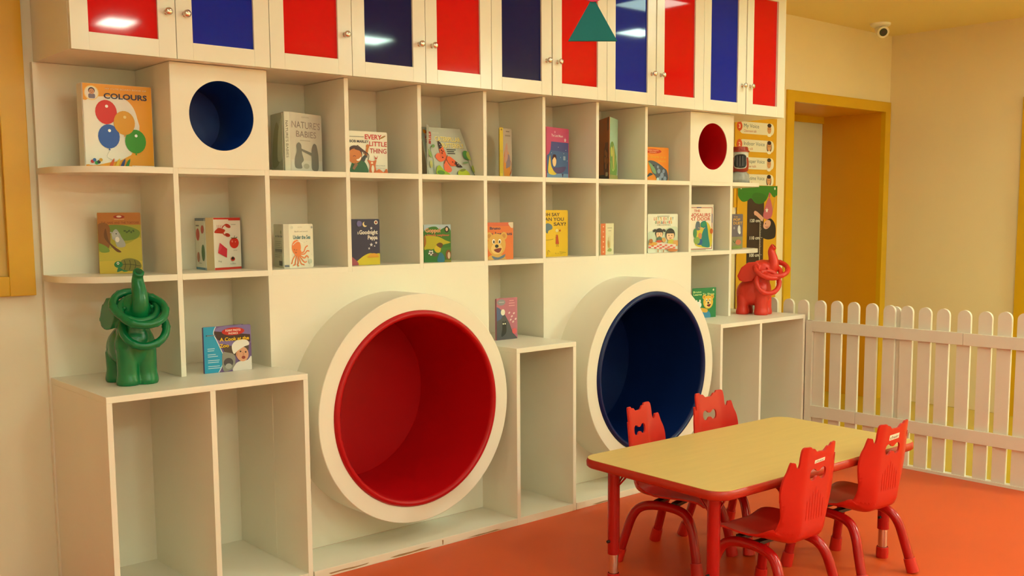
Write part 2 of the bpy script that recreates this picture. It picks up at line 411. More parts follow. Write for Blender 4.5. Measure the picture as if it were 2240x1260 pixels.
for ds, lab in units:
    x0, x1 = edges[ds[0]], edges[ds[-1]+1]
    t = thing('wall_cabinet', lab, 'cabinet', ((x0+x1)/2, .1, ZC), group='wall cabinets above the bookcase')
    b = B(); box(b, x0+.0005, x1-.0005, YD+.019, WY-.002, ZC+.001, ZC+.018); box(b, x0+.0005, x0+.0165, YD+.019, WY-.002, ZC+.018, ZT); box(b, x1-.0165, x1-.0005, YD+.019, WY-.002, ZC+.018, ZT); box(b, x0+.0165, x1-.0165, YD+.019, WY-.002, ZT-.018, ZT)
    obj('carcass', b, WHITE, t, world=True)
    for d in ds:
        a, c = edges[d]+.0012, edges[d+1]-.0012
        if d in (6, 8): a += .002
        if d in (5, 7): c -= .002
        m0 = .054; pa, pc, pz, pt = a+m0, c-m0+(-.012 if d > 7 else -.003), ZC+.055, ZT-.05
        oy = -.004 if d == 10 else 0
        f = B(); y0, y1 = YD+oy, YD+.018
        box(f, a, pa, y0, y1, ZC, ZT, bev=.0012); box(f, pc, c, y0, y1, ZC, ZT, bev=.0012); box(f, pa, pc, y0, y1, ZC, pz, bev=.0012); box(f, pa, pc, y0, y1, pt, ZT, bev=.0012)
        dr = obj('door', f, LACQ, t, world=True)
        obj('glass_panel', bx(pa-.002, pc+.002, YD+.008, YD+.014, pz-.002, pt+.002), panes[d], dr, world=True, label='glossy %s glass panel' % pname[d])
        kx = (c-.028) if knob[d] == 'R' else (a+.030)
        kb = lathe(B(), [(0, -.028), (.006, -.0275), (.0115, -.024), (.0125, -.019), (.010, -.014), (.0055, -.010), (.005, -.004), (.009, 0)], (kx, y0, 1.910), 'Y', 20)
        obj('knob', kb, CHROME, dr, True, True, label='small chrome knob')

# ------------------------------------------------------------------ picket fence
fn = thing('picket_fence', 'white wooden picket fence at the right running out from the bookcase', 'fence', (3.35, -1.0, 0))
FX = 3.345
ys = [.19, .093, -.005, -.107, -.198, -.300, -.397, -.494, -.596, -.692, -.784, -.877, -.968, -1.070, -1.169, -1.258, -1.345, -1.44, -1.535]
for i, y in enumerate(ys):
    wd = .031; h = .808+random.uniform(-.003, .003); P = [(y-wd, .012), (y+wd, .012)] + [(y+wd*math.cos(PI*k/12), h-wd+wd*math.sin(PI*k/12)) for k in range(13)]
    obj('picket', prism(B(), P, lambda p: (FX, p[0], p[1]), lambda p: (FX+.016, p[0], p[1])), FENCE, fn, world=True)
P = [(-.713-.031, .012), (-.713+.031, .012)] + [(-.713+.031*math.cos(PI*k/12), .80-.031+.031*math.sin(PI*k/12)) for k in range(13)]
obj('picket', prism(B(), P, lambda p: (FX+.018, p[0], p[1]), lambda p: (FX+.034, p[0], p[1])), FENCE, fn, world=True)
for z0, z1, cut in ((.642, .700, -1.075), (.183, .246, -.53)):
    obj('rail', bx(FX-.016, FX-.0005, cut+.0008, DB-.003, z0, z1, bev=.0015), FENCE, fn, world=True)
    obj('rail', bx(FX-.016, FX-.0005, -1.60, cut-.0008, z0, z1-.001, bev=.0015), FENCE, fn, world=True)
    obj('rail', bx(FX+.0165, FX+.026, DB, .28, z0, z1), FENCE, fn, world=True)
obj('post', bx(FX-.018, FX+.016, DB-.04, DB-.004, .0, .70), FENCE, fn, world=True)
obj('base_strip', bx(FX-.008, FX+.03, -1.62, .28, 0, .014), FENCE, fn, world=True)

# ------------------------------------------------------------------ table
tb = thing('activity_table', 'low rectangular table with birch top and red rounded edge', 'table', (1.563, -1.182, 0), math.radians(-2))
L, Wd, H = 1.115, .613, .442
def rr(hx, hy, r, n=8):
    P = []
    for sx, sy, a in ((1, -1, -90), (1, 1, 0), (-1, 1, 90), (-1, -1, 180)):
        for k in range(n+1):
            t = math.radians(a+90*k/n); P.append((sx*(hx-r)+r*math.cos(t), sy*(hy-r)+r*math.sin(t)))
    return P
obj('tabletop', prism(B(), rr(L/2-.003, Wd/2-.003, .062), lambda p: (p[0], p[1], H-.026), lambda p: (p[0], p[1], H)), WOOD, tb, label='birch wood laminate top')
b = B(); pr = [(0, H-.0015), (.0022, H-.003), (.005, H-.012), (.004, H-.026), (-.002, H-.031), (-.012, H-.031), (-.012, H-.027)]
rings = []
for off, z in pr: rings.append([b.verts.new((p[0], p[1], z)) for p in rr(L/2-.003+off, Wd/2-.003+off, .062+off)])
for A, Bq in zip(rings, rings[1:]):
    n = len(A)
    for i in range(n): b.faces.new((A[i], A[(i+1) % n], Bq[(i+1) % n], Bq[i]))
obj('edge_band', b, REDGE, tb, True, label='red rounded rubber edge band')
obj('underframe', bx(-L/2+.05, L/2-.05, -Wd/2+.05, Wd/2-.05, H-.029, H-.0262), REDGE, tb)
for sx in (-1, 1):
    for sy in (-1, 1):
        x, y = sx*.478, sy*.218
        lg = obj('leg', cyl(B(), (x, y, H-.027), (x, y, .108), .0205, n=24), RTUBE, tb, True, angle=40, label='red tubular leg')
        obj('leg_extension', cyl(B(), (x, y, .112), (x, y, .03), .0165, n=20), CHROME, lg, True, label='chrome leg extension', angle=40)
        obj('foot_cap', lathe(B(), [(.019, .041), (.0215, .040), (.0225, .02), (.0215, 0), (0, 0)], (x, y, 0), 'Z', 20), RPLAS, lg, True, label='red rubber foot cap', angle=50)
        obj('lock_screw', cyl(B(), (x-.019, y, .155), (x-.030, y, .155), .005, n=10), DARK, lg)
        for dx, dy in ((-sx*.085, 0), (0, -sy*.085)):
            obj('brace', cyl(B(), (x, y, H-.115), (x+dx, y+dy, H-.028), .0032, n=8), RTUBE, tb)

# ------------------------------------------------------------------ chairs
def chair_profile(l):
    """arc length -> (y, z) and inward normal; seat front at l=0."""
    pts = chair_profile.P
    for i in range(len(pts)-1):
        if l <= pts[i+1][0] or i == len(pts)-2:
            a, b = pts[i], pts[i+1]; t = (l-a[0])/(b[0]-a[0])
            return (a[1]+(b[1]-a[1])*t, a[2]+(b[2]-a[2])*t), i
raw = spline([(.158, .236), (.143, .249), (.10, .253), (.04, .250), (-.03, .245), (-.085, .243), (-.122, .252), (-.140, .278), (-.146, .32), (-.152, .40), (-.160, .48), (-.170, .558)], 6, False)
acc = 0; P = [(0, raw[0][0], raw[0][1])]
for a, b_ in zip(raw, raw[1:]): acc += math.hypot(b_[0]-a[0], b_[1]-a[1]); P.append((acc, b_[0], b_[1]))
chair_profile.P = P; LT = acc
LB = next(p[0] for p in P if p[1] <= -.124)      # bend
def zl(z): return next((p[0] for p in P if p[0] > LB and p[2] >= z), LT)
def shell_point(s, l, d=0):
    (y, z), i = chair_profile(l)
    a, b_ = P[max(i-1, 0)], P[min(i+2, len(P)-1)]; ty, tz = b_[1]-a[1], b_[2]-a[2]; q = math.hypot(ty, tz); ny, nz = tz/q, -ty/q
    if l < LB*.9: k = .012
    bend = math.exp(-((l-LB)/.07)**2); back = 1 if l > LB else 0
    k = .014+.042*bend + (.018*min(1, (l-LB)/.05) if back else 0)
    q2 = (abs(s)/.134); lift = k*max(0, (q2-.45)/.55)**1.3
    return Vector((s, y+ny*(lift+d), z+nz*(lift+d)))
half = [(.0, 0), (.080, 0), (.118, .006), (.139, .03), (.145, .08), (.146, .15), (.142, LB-.055), (.128, LB-.012), (.119, zl(.285)), (.119, zl(.325)), (.128, zl(.370)), (.134, zl(.410)), (.130, zl(.445)), (.121, zl(.480)), (.114, zl(.501)), (.107, zl(.507)), (.101, zl(.501)), (.095, zl(.489)), (.0885, zl(.485)), (.0858, zl(.496)), (.0860, zl(.522)), (.0835, zl(.540)), (.0755, zl(.5515)), (.064, zl(.5555)), (.053, zl(.5525)), (.044, zl(.5465)), (.033, zl(.5380)), (.018, zl(.5310)), (0, zl(.5290))]
right = spline(half, 3, False)
out = right + [(-s, l) for s, l in right[::-1] if s > 1e-6]
hl = zl(.462)
hole = spline([(0, hl-.008), (.009, hl-.011), (.016, hl-.018), (.027, hl-.020), (.038, hl-.013), (.041, hl), (.038, hl+.013), (.027, hl+.019), (.016, hl+.016), (.008, hl+.010), (0, hl+.008), (-.008, hl+.010), (-.016, hl+.016), (-.027, hl+.019), (-.038, hl+.013), (-.041, hl), (-.038, hl-.013), (-.027, hl-.020), (-.016, hl-.018), (-.009, hl-.011)], 3)
def make_shell():
    V = [Vector(p) for p in out]; E = [(i, (i+1) % len(out)) for i in range(len(out))]
    n0 = len(V); V += [Vector(p) for p in hole]; E += [(n0+i, n0+(i+1) % len(hole)) for i in range(len(hole))]
    def inside(p, poly):
        c = False
        for i in range(len(poly)):
            a, b2 = poly[i], poly[i-1]
            if (a[1] > p[1]) != (b2[1] > p[1]) and p[0] < (b2[0]-a[0])*(p[1]-a[1])/(b2[1]-a[1])+a[0]: c = not c
        return c
    def clear(p, poly): return min(math.hypot(p[0]-q[0], p[1]-q[1]) for q in poly) > .005
    st = .0105
    for i in range(-14, 15):
        for j in range(int(LT/st)+1):
            p = (i*st, j*st)
            if inside(p, out) and not inside(p, hole) and clear(p, out) and clear(p, hole): V.append(Vector(p))
    vs, es, fs, *_ = delaunay_2d_cdt(V, E, [], 0, 1e-6)
    keep = []
    for f in fs:
        c = (sum(vs[k][0] for k in f)/len(f), sum(vs[k][1] for k in f)/len(f))
        if inside(c, out) and not inside(c, hole): keep.append(f)
    return vs, keep
SV, SF = make_shell()
def shell_bm(test):
    th = .0065; bm = B(); fr = [f for f in SF if test(sum(SV[k][1] for k in f)/3)]
    used = sorted({k for f in fr for k in f}); top = {}; bot = {}
    for k in used:
        top[k] = bm.verts.new(shell_point(SV[k][0], min(max(SV[k][1], 0), LT), th/2)); bot[k] = bm.verts.new(shell_point(SV[k][0], min(max(SV[k][1], 0), LT), -th/2))
    cnt = {}
    for f in fr:
        bm.faces.new([top[k] for k in f]); bm.faces.new([bot[k] for k in reversed(f)])
        for a, b2 in zip(f, f[1:]+f[:1]) if isinstance(f, list) else zip(f, tuple(f[1:])+tuple(f[:1])):
            e = (min(a, b2), max(a, b2)); cnt.setdefault(e, []).append((a, b2))
    for e, l in cnt.items():
        if len(l) == 1: a, b2 = l[0]; bm.faces.new((top[b2], top[a], bot[a], bot[b2]))
    return bm
cut = zl(.275)
def make_chair(label, loc, rz):
    t = thing('child_chair', label, 'chair', loc, rz, 'red plastic chairs round the table')
    obj('seat', shell_bm(lambda l: l <= cut), RPLAS, t, True, angle=60)
    bk = obj('backrest', shell_bm(lambda l: l > cut), RPLAS, t, True, angle=60, label='flame-topped backrest with a bow-tie handle hole')
    ribs = B()
    for i in range(-3, 4):
        s = i*.0135; ls = [zl(.315)+(zl(.415-.012*abs(i)) - zl(.315))*k/8 for k in range(9)]
        tube(ribs, [shell_point(s, l, -.0032) for l in ls], [.0006]+[.0017]*7+[.0006], 6)
    obj('ribs', ribs, RPLAS, bk, True)
    for s in (-1, 1):
        x = s*.112
        path = spline([(s*.143, -.158, .03), (s*.136, -.137, .10), (s*.127, -.115, .17), (s*.118, -.085, .208), (x, -.03, .222), (x, .045, .222), (s*.118, .097, .206), (s*.127, .123, .165), (s*.136, .140, .10), (s*.143, .152, .03)], 5, False)
        lg = obj('leg_arch', tube(B(), path, .0165, 16), RTUBE, t, True, label='glossy red bent tube making front and rear leg', angle=50)
        for a, b2 in ((path[0], path[3]), (path[-1], path[-4])):
            d = (Vector(a)-Vector(b2)).normalized(); p0 = Vector(a)-d*.022; p1 = Vector(a)+d*.028
            c = cyl(B(), p0, p1, .0205, .0225, 18)
            for v in c.verts: v.co.z = max(v.co.z, 0)
            obj('foot_cap', c, RPLAS, lg, True, angle=50)
    b = B(); box(b, -.112, .112, -.035, -.010, .230, .2405); box(b, -.112, .112, .035, .06, .230, .2425); obj('seat_bracket', b, DARK, t, label='dark bracket under the seat')
    return t, bk
chairs = [('red plastic child chair behind the table, in front of the navy nook', (1.457, -.920, 0), math.radians(-167), None),
          ('red plastic child chair behind the table, nearest the right base cabinet', (1.832, -.925, 0), math.radians(179), None),
          ('red plastic child chair at the near side, left, with the narrower white sticker', (1.340, -1.418, 0), math.radians(-2), 'chair_blur'),
          ('red plastic child chair at the near side, right, with the taller sticker reading chair', (1.826, -1.400, 0), math.radians(-4), 'chair')]
proto = None
for lab, loc, rz, st in chairs:
    if proto is None: proto, _ = make_chair(lab, loc, rz); c = proto
    else:
        c = copy_tree(proto); c.location = loc; c.rotation_euler = (0, 0, rz); c['label'] = lab
    if st:
        bk = next(k for k in c.children if k.name.startswith('backrest'))
        cl = zl(.503)
        hw, hh = (.028, .0095) if st == 'chair' else (.026, .0055)
        f = lambda u, v, d: shell_point(-(u-.5)*2*hw*-1 if False else (u-.5)*2*hw, cl+(v-.5)*2*hh+.004*(u-.5), -.0036-d)
        pp = Print(f, hw/hh, .0002); pp.rect(0, 0, 1, 1, '#efe6cf')
        pp.text('chair', .5, .47, .55, '#3a2a22', .86, bold=.012)
        pp.build('sticker', bk, False)
proto = None

# ------------------------------------------------------------------ toy elephants
def elephant(label, loc, rz, m, dark):
    t = thing('toy_elephant', label, 'toy', loc, rz, 'ring-toss elephants')
    bm = B()
    def ell(c, r, rot=None):
        mx = Matrix.Translation(c) @ (rot.to_matrix().to_4x4() if rot else Matrix.Identity(4)) @ Matrix.Diagonal((*r, 1))
        bmesh.ops.create_icosphere(bm, subdivisions=3, radius=1, matrix=mx)
    from mathutils import Euler
    ell((-.022, 0, .118), (.080, .066, .074)); ell((.03, 0, .125), (.05, .064, .075)); ell((-.048, 0, .112), (.058, .064, .070))
    for s in (-1, 1):
        lathe(bm, [(0, 0), (.036, .0), (.0385, .012), (.034, .035), (.034, .12), (0, .135)], (.040, s*.029, 0), 'Z', 20)
        lathe(bm, [(0, 0), (.033, .0), (.0355, .012), (.030, .04), (.032, .10), (0, .12)], (-.062, s*.032, 0), 'Z', 20)
    lathe(bm, [(0, .15), (.052, .155), (.050, .20), (0, .23)], (.020, 0, 0), 'Z', 24)
    ell((.034, 0, .236), (.058, .056, .052)); ell((.068, 0, .228), (.036, .038, .038))
    tr = spline([(.060, 0, .225), (.085, 0, .240), (.094, 0, .270), (.088, 0, .305), (.080, 0, .330), (.082, 0, .350), (.094, 0, .364)], 5, False)
    tube(bm, tr, [.033+(.0165-.033)*min(1, i/(len(tr)-6)) if i < len(tr)-6 else .0165+.0025*(i-len(tr)+6)/6 for i in range(len(tr))], 20)
    for s in (-1, 1):
        ear = [(.036, .264), (.018, .282), (-.024, .278), (-.060, .250), (-.080, .206), (-.070, .182), (-.042, .172), (-.004, .180), (.026, .212)]; prism(bm, [(x, z) for x, z in ear], lambda p: (p[0], s*(.044+.12*max(0, .03-p[0])), p[1]), lambda p: (p[0], s*(.060+.13*max(0, .03-p[0])), p[1]))
    o = obj('body', bm, m, t, True)
    r = o.modifiers.new('fuse', 'REMESH'); r.mode = 'VOXEL'; r.voxel_size = .0035; r.use_smooth_shade = True
    s = o.modifiers.new('soften', 'SMOOTH'); s.factor = .5; s.iterations = 6
    d = Vector(tr[-1])-Vector(tr[-3]); d.normalize(); e = Vector(tr[-1])
    obj('trunk_shade_disc', cyl(B(), e-d*.004, e+d*.0012, .0105, .011, 20), dark, t, label='dark disc painted as the shaded opening at the trunk tip')  # dark colour on a solid disc stands in for shade inside the trunk
    for s_ in (-1, 1):
        k = B(); bmesh.ops.create_uvsphere(k, u_segments=12, v_segments=8, radius=.006, matrix=Matrix.Translation((.074, s_*.043, .250))); obj('eye', k, m, t, True)
    return t
ge = elephant('green plastic elephant with raised trunk on the left base cabinet', (-.172, -.002, ZB), math.radians(-91), GELE, mat('dark_green', (.002, .07, .02, 1), .4))
re_ = elephant('coral red plastic elephant with raised trunk beside the picket fence', (3.158, -.030, ZB), math.radians(-74), RELE, mat('dark_coral', (.35, .02, .01, 1), .4))
def toy_ring(label, c, nrm, R, r, m, group, bumps=6):
    t_ = B(); q = Vector(nrm).normalized().to_track_quat('Z', 'Y'); N = 72
    P = [Vector(c)+q @ Vector((R*math.cos(2*PI*i/N), R*math.sin(2*PI*i/N), 0)) for i in range(N)]
    rad = [r*(1+.16*max(0, math.cos(bumps*2*PI*i/N))**14) for i in range(N)]
    o = obj('toy_ring', tube(t_, P, rad, 14, closed=True), m, None, True)
    return finish(o, label, 'toy ring', group)
def relp(base, rz, p):
    c, s = math.cos(rz), math.sin(rz); return (base[0]+p[0]*c-p[1]*s, base[1]+p[0]*s+p[1]*c, base[2]+p[2])
RINGS = [('green ring lying frontmost around the green elephant trunk', (-.164, -.088, .970), (-.16, -.58, .78), .068, GELE, 'green rings on the green elephant'),
         ('green ring tilted behind the front ring, over the green elephant head', (-.176, -.060, .982), (-.02, -.62, .76), .068, GELE, 'green rings on the green elephant'),
         ('green ring hanging lowest in front of the green elephant chest', (-.158, -.080, .914), (-.25, -.78, .52), .066, GELE, 'green rings on the green elephant'),
         ('coral ring lying highest around the red elephant trunk', (3.188, -.121, .973), (-.40, -.34, .84), .069, RELE, 'coral rings on the red elephant'),
         ('coral ring tilted just under the highest ring of the red elephant', (3.153, -.105, .968), (-.24, -.51, .80), .069, RELE, 'coral rings on the red elephant'),
         ('coral ring hanging down below the red elephant trunk', (3.132, -.122, .905), (-.50, -.66, .25), .060, RELE, 'coral rings on the red elephant')]
for lab, c, n, R, m, g in RINGS: toy_ring(lab, c, n, R, .0125, m, g)

# ------------------------------------------------------------------ books
class Leaf:
    def __init__(s, p0, p1, z, h, th=.003, lean=0, taper=0):
        s.p0 = Vector((p0[0], p0[1], z)); e = Vector((p1[0]-p0[0], p1[1]-p0[1], 0)); s.w = e.length; s.ux = e.normalized()
        s.n = Vector((s.ux.y, -s.ux.x, 0)); s.h = h; s.th = th; a = math.radians(lean)
        s.up = Vector((0, 0, math.cos(a)))-s.n*math.sin(a); s.nn = s.n*math.cos(a)+Vector((0, 0, math.sin(a))); s.tp = taper
    def pos(s, u, v, d): return s.p0+s.ux*(s.w*(u-s.tp*v*(u)))+s.up*(s.h*v)+s.nn*d
    def solid(s, name, m, parent, r=.006, corners='tr br'):
        P = []
        for u, v, key, a in ((1, 0, 'br', -90), (1, 1, 'tr', 0), (0, 1, 'tl', 90), (0, 0, 'bl', 180)):
            if key in corners:
                for k in range(5):
                    t = math.radians(a+22.5*k); du, dv = r/s.w, r/s.h
                    P.append((u+(-du if u else du)+du*math.cos(t), v+(-dv if v else dv)+dv*math.sin(t)))
            else: P.append((u, v))
        return obj(name, prism(B(), P, lambda p: s.pos(p[0], p[1], -s.th), lambda p: s.pos(p[0], p[1], 0)), m, parent, world=True)
    def ink(s): return Print(lambda u, v, d: s.pos(u, v, d), s.w/s.h)
def book(label, BL, BR, z, h, cover, lean=0, th=.0025, open_deg=32, pages=3, spine=None, back=None, taper=0, corners='tr br', group=None, name='book', prop=.6):
    t = thing(name, label, 'book', (BL[0], BL[1], z), 0, group)
    F = Leaf(BL, BR, z, h, th, lean, taper); F.solid('front_cover', pm(cover), t, corners=corners)
    a = math.atan2(F.ux.y, F.ux.x)
    if back:      # visible back cover: from far point to the spine
        Bk = Leaf(back[0], back[1], z, h*.995, th, 0); Bk.solid('back_cover', pm(back[2]), t, corners='tl bl')
    else:
        Bk = None; b2 = a+math.radians(open_deg); q = Vector((BL[0], BL[1], 0))+F.n*(-.006)
        L2 = Leaf((q.x, q.y), (q.x+F.w*prop*math.cos(b2), q.y+F.w*prop*math.sin(b2)), z, h*.985, th, 0); L2.solid('back_cover', pm(cover), t, corners='')
    for k in range(pages):
        f = (k+1)/(pages+1)
        if back:
            e = Vector((back[0][0]-back[1][0], back[0][1]-back[1][1], 0)); a2 = math.atan2(e.y, e.x); o = Vector((back[1][0], back[1][1], 0))+e.normalized()*.004+F.n*-.004
            a3 = a+(a2-a)*f; wl = min(F.w, e.length)*.9
        else: a3 = a+math.radians(open_deg)*f; o = Vector((BL[0], BL[1], 0))+F.n*(-.001-.0045*f); wl = F.w*prop*.92
        if lean: continue
        Leaf((o.x+.002*math.cos(a3), o.y+.002*math.sin(a3)), (o.x+wl*math.cos(a3), o.y+wl*math.sin(a3)), z+.002, h*.97, .0006).solid('page', PAGE, t, corners='')
    S = None
    if spine:
        S = Leaf(spine[0], spine[1], z, h, .002, 0); S.solid('spine', pm(spine[2]), t, corners='')
    return t, F, Bk, S
def lab_art(t, pr, n='cover_print'): return pr.build(n, t)
YB1, CREAM, INK = '#f0b400', '#efe6d2', '#2a2430'
def balloon(p, u, v, c, hi='#ffffff'):
    p.ell(u, v, .155, .145, c); p.poly([(u-.015, v-.165), (u+.015, v-.165), (u, v-.135)], c); p.circ(u+.01, v+.07, .022, hi)
def face(p, u, v, r, skin, hair, fringe=True, eyes=True):
    p.ell(u, v+r*.2*p.asp, r*1.12, r*1.12*p.asp, hair); p.ell(u, v-r*.08*p.asp, r*.92, r*.95*p.asp, skin)
    if fringe: p.poly([(u-r*.95, v+r*.35*p.asp), (u+r*.95, v+r*.35*p.asp), (u+r*.7, v+r*1.05*p.asp), (u-r*.7, v+r*1.05*p.asp)], hair)
    if eyes:
        for s in (-1, 1): p.circ(u+s*r*.36, v, r*.11, '#2a1c18')
        p.line([(u-r*.25, v-r*.42*p.asp), (u, v-r*.55*p.asp), (u+r*.25, v-r*.42*p.asp)], r*.12*p.asp, '#9c3020')
def bear(p, u, v, r, fur, muz):
    A = p.asp
    for s in (-1, 1): p.circ(u+s*r*.8, v+r*.78*A, r*.36, fur); p.circ(u+s*r*.8, v+r*.78*A, r*.2, '#c98a3a')
    p.circ(u, v, r, fur); p.ell(u, v-r*.35*A, r*.62, r*.5*A, muz)
    for s in (-1, 1): p.ell(u+s*r*.33, v+r*.3*A, r*.16, r*.22*A, '#fff8e8'); p.ell(u+s*r*.31, v+r*.26*A, r*.09, r*.14*A, '#1c1410')
    p.ell(u, v-r*.12*A, r*.2, r*.15*A, '#1c1410'); p.blob([(u-r*.3, v-r*.42*A), (u+r*.5, v-r*.3*A), (u+r*.3, v-r*.68*A), (u-r*.05, v-r*.66*A)], '#7c1f18')

# -- COLOURS
t, F, _, _ = book('large white and yellow balloon board book titled COLOURS, top shelf at the left end', (-.245, .125), (-.023, .118), Z1, .268, '#f2ede2', back=((-.250, .165), (-.247, .128), '#e8e0d0'), pages=0, name='board_book')
p = F.ink()
p.poly([(0, 1), (0, .80), (.10, .79), (.25, .83), (.5, .84), (.62, .82), (.74, .70), (.80, .52), (.79, .38), (.66, .16), (.48, .08), (.2, .05), (.0, .03), (0, 0), (1, 0), (1, 1)], '#f2a50c')
p.blob([(0.03, .79), (.5, .85), (.7, .76), (.78, .55), (.74, .33), (.6, .15), (.3, .055), (.02, .05), (.01, .4)], '#f3eee4')
p.circ(.125, .885, .105, '#f6d98c'); p.circ(.125, .885, .092, '#f3eee4'); p.rrect(.08, .82, .175, .875, .02, '#7d6f86'); face(p, .127, .905, .042, '#d79a72', '#3a2620', False)
p.text('MY CUTE BOARD BOOK OF', .62, .945, .018, '#fdf3c0', .60); p.text('COLOURS', .61, .86, .062, '#20183a', .63, bold=.03)
balloon(p, .32, .665, '#d8160c'); balloon(p, .345, .375, '#1d57b8'); balloon(p, .73, .325, '#2f9a14'); balloon(p, .575, .545, '#e0a010', '#f6dc90')
for u, c in ((.32, '#e06018'), (.40, '#e8c020'), (.48, '#2c3a80'), (.55, '#1f8a38')):
    p.poly([(u, 0.005), (u+.055, 0.005), (u+.085, .085), (u+.085, .115), (u+.05, .085)], c)
for i, c in enumerate(('#c02828', '#2868b0', '#28a048', '#202020', '#d8a020')): p.circ(.09+.03*i, .07+.02*math.sin(i*2), .025, c)
p.text('COLOR', .14, .018, .018, '#c8a810', .15); p.rect(.66, .004, 1, .03, '#f4efe0'); p.text('Can be wiped clean', .82, .017, .012, '#444444', .28)
p.line([(.345, .21), (.30, .13), (.38, .09)], .003, '#888880'); lab_art(t, p)
# -- NATURE'S BABIES
t, F, Bk, S = book("thick pale grey hardback titled NATURE'S BABIES standing open, third top cubby", (.452, .052), (.622, .118), Z1, .212, '#cfc7b8', spine=((.430, .054), (.452, .052), '#d8d4c0'), back=((.455, .200), (.430, .054), '#a8a890'), pages=5)
p = F.ink(); p.rect(.02, .0, 1, .2, '#d6d0c4'); p.text('OXFORD', .48, .935, .022, '#a8988c', .24)
p.text("NATURE'S", .5, .80, .115, '#9a8a82', .88); p.text('BABIES', .5, .645, .105, '#9a8a82', .62); p.rect(.30, .53, .62, .542, '#b0a498')
p.blob([(.14, .07), (.13, .22), (.19, .34), (.19, .45), (.26, .5), (.33, .46), (.34, .38), (.36, .30), (.40, .2), (.33, .14), (.34, .06)], '#7c7a74')
p.blob([(.66, .05), (.65, .25), (.66, .40), (.72, .49), (.80, .48), (.84, .40), (.87, .25), (.85, .04)], '#807e78')
p.poly([(.32, .40), (.67, .33), (.67, .28), (.33, .36)], '#7c7a74'); p.ell(.48, .10, .09, .045, '#b4ae9e'); lab_art(t, p)
p = S.ink(); p.text("NATURE'S BABIES", .5, .5, .45*.06, '#8a8478', .0001) if False else None
q = Print(lambda u, v, d: S.pos(1-v, u, d) if False else S.pos(v, 1-u, d), .212/.022); q.text("NATURE'S BABIES", .46, .5, .42, '#6a6a58', .62); lab_art(t, q, 'spine_print')
p = Bk.ink(); p.blob([(.1, .1), (.2, .6), (.5, .85), (.8, .5), (.6, .15)], '#8c8a60'); p.blob([(.5, .2), (.6, .7), (.9, .9), (.95, .3)], '#c0c0a0'); lab_art(t, p, 'back_print')
# -- EVERY LITTLE THING
t, F, _, _ = book('white board book titled EVERY LITTLE THING with a waving child', (.690, .102), (.903, .098), Z1, .162, '#f0e8d4', name='board_book')
p = F.ink(); p.text('EVERY', .70, .875, .11, '#c8261c', .36, bold=.03); p.text('LITTLE', .80, .715, .11, '#c8261c', .38, bold=.02); p.text('THING', .80, .55, .11, '#b83024', .36, bold=.02)
p.text('BOB MARLEY', .40, .76, .06, '#33333a', .40, bold=.02); p.rect(.20, .862, .50, .874, '#6a6a64'); p.ell(.90, .88, .07, .02, '#b07828', 25)
p.blob([(.22, .0), (.22, .2), (.30, .34), (.44, .34), (.55, .2), (.56, 0)], '#1c5c34'); p.poly([(.40, .33), (.50, .44), (.55, .42), (.50, .28)], '#2f3338'); p.poly([(.50, .44), (.55, .63), (.60, .63), (.56, .42)], '#c8701c'); p.ell(.575, .65, .035, .05, '#c8701c')
p.ell(.30, .46, .155, .20, '#4a1e18'); p.ell(.30, .41, .145, .175, '#d0742a', 10)
for k in range(7): p.line([(.30, .58), (.36+.035*k, .66-.03*k), (.40+.03*k, .60-.045*k)], .02, '#4a1e18')
p.line([(.26, .40), (.29, .42), (.32, .40)], .012, '#5a2410'); p.blob([(.33, .33), (.38, .35), (.43, .40), (.40, .31), (.35, .30)], '#fff4e4')
p.poly([(.24, .12), (.30, .26), (.36, .22), (.28, .08)], '#8a5a3a')
p.blob([(.60, .02), (.61, .2), (.56, .33), (.66, .30), (.75, .33), (.73, .2), (.74, .02)], '#d2601e'); p.ell(.67, .12, .03, .09, '#f2e4cc'); p.ell(.655, .26, .025, .02, '#f2e4cc')
p.blob([(.74, .02), (.80, .12), (.9, .05), (.96, .13), (.99, .06), (.97, .0)], '#e06a1c'); p.blob([(.70, .44), (.745, .38), (.78, .44), (.76, .36), (.73, .35)], '#b83020')
p.text('CEDELLA MARLEY', .83, .20, .024, '#6a6058', .22); p.text('ILLUSTRATED', .83, .14, .016, '#8a8078', .2); lab_art(t, p)
# -- CATERPILLAR BUTTERFLY
t, F, _, _ = book('leaning grey picture book with an orange butterfly titled CATERPILLAR BUTTERFLY', (1.078, .06), (1.318, .06), Z1, .203, '#b9bcae', lean=16, th=.006, taper=.16, pages=0, prop=.3, open_deg=50, corners='')
p = F.ink(); p.text('FROM', .34, .885, .03, '#d6d4c0', .15)
for s_, u, v, wd in (('CATERPILLAR', .60, .765, .62), ('BUTTERFLY', .68, .635, .53)):
    p.text(s_, u+.006, v-.008, .095, '#a08c40', wd, bold=.02); p.text(s_, u, v, .095, '#f0e08c', wd, bold=.015)
for k, wd in enumerate((.22, .17, .18)): p.rect(.50, .535-.042*k, .50+wd, .555-.042*k, '#3a3a34')
p.poly([(.04, .94), (.22, .90), (.21, .80), (.06, .82)], '#b42a14'); p.poly([(.05, .80), (.20, .79), (.19, .73), (.07, .70)], '#c8402c'); p.poly([(.07, .71), (.18, .71), (.16, .64), (.05, .67)], '#a02410'); p.rect(.06, .83, .19, .86, '#f0d8b8'); p.rect(.07, .745, .18, .77, '#f0d8b8')
p.text("LET'S READ", .125, .845, .02, '#a02410', .11); p.text('AND FIND OUT', .125, .757, .018, '#a02410', .1); p.ell(.06, .90, .03, .04, '#f0a020')
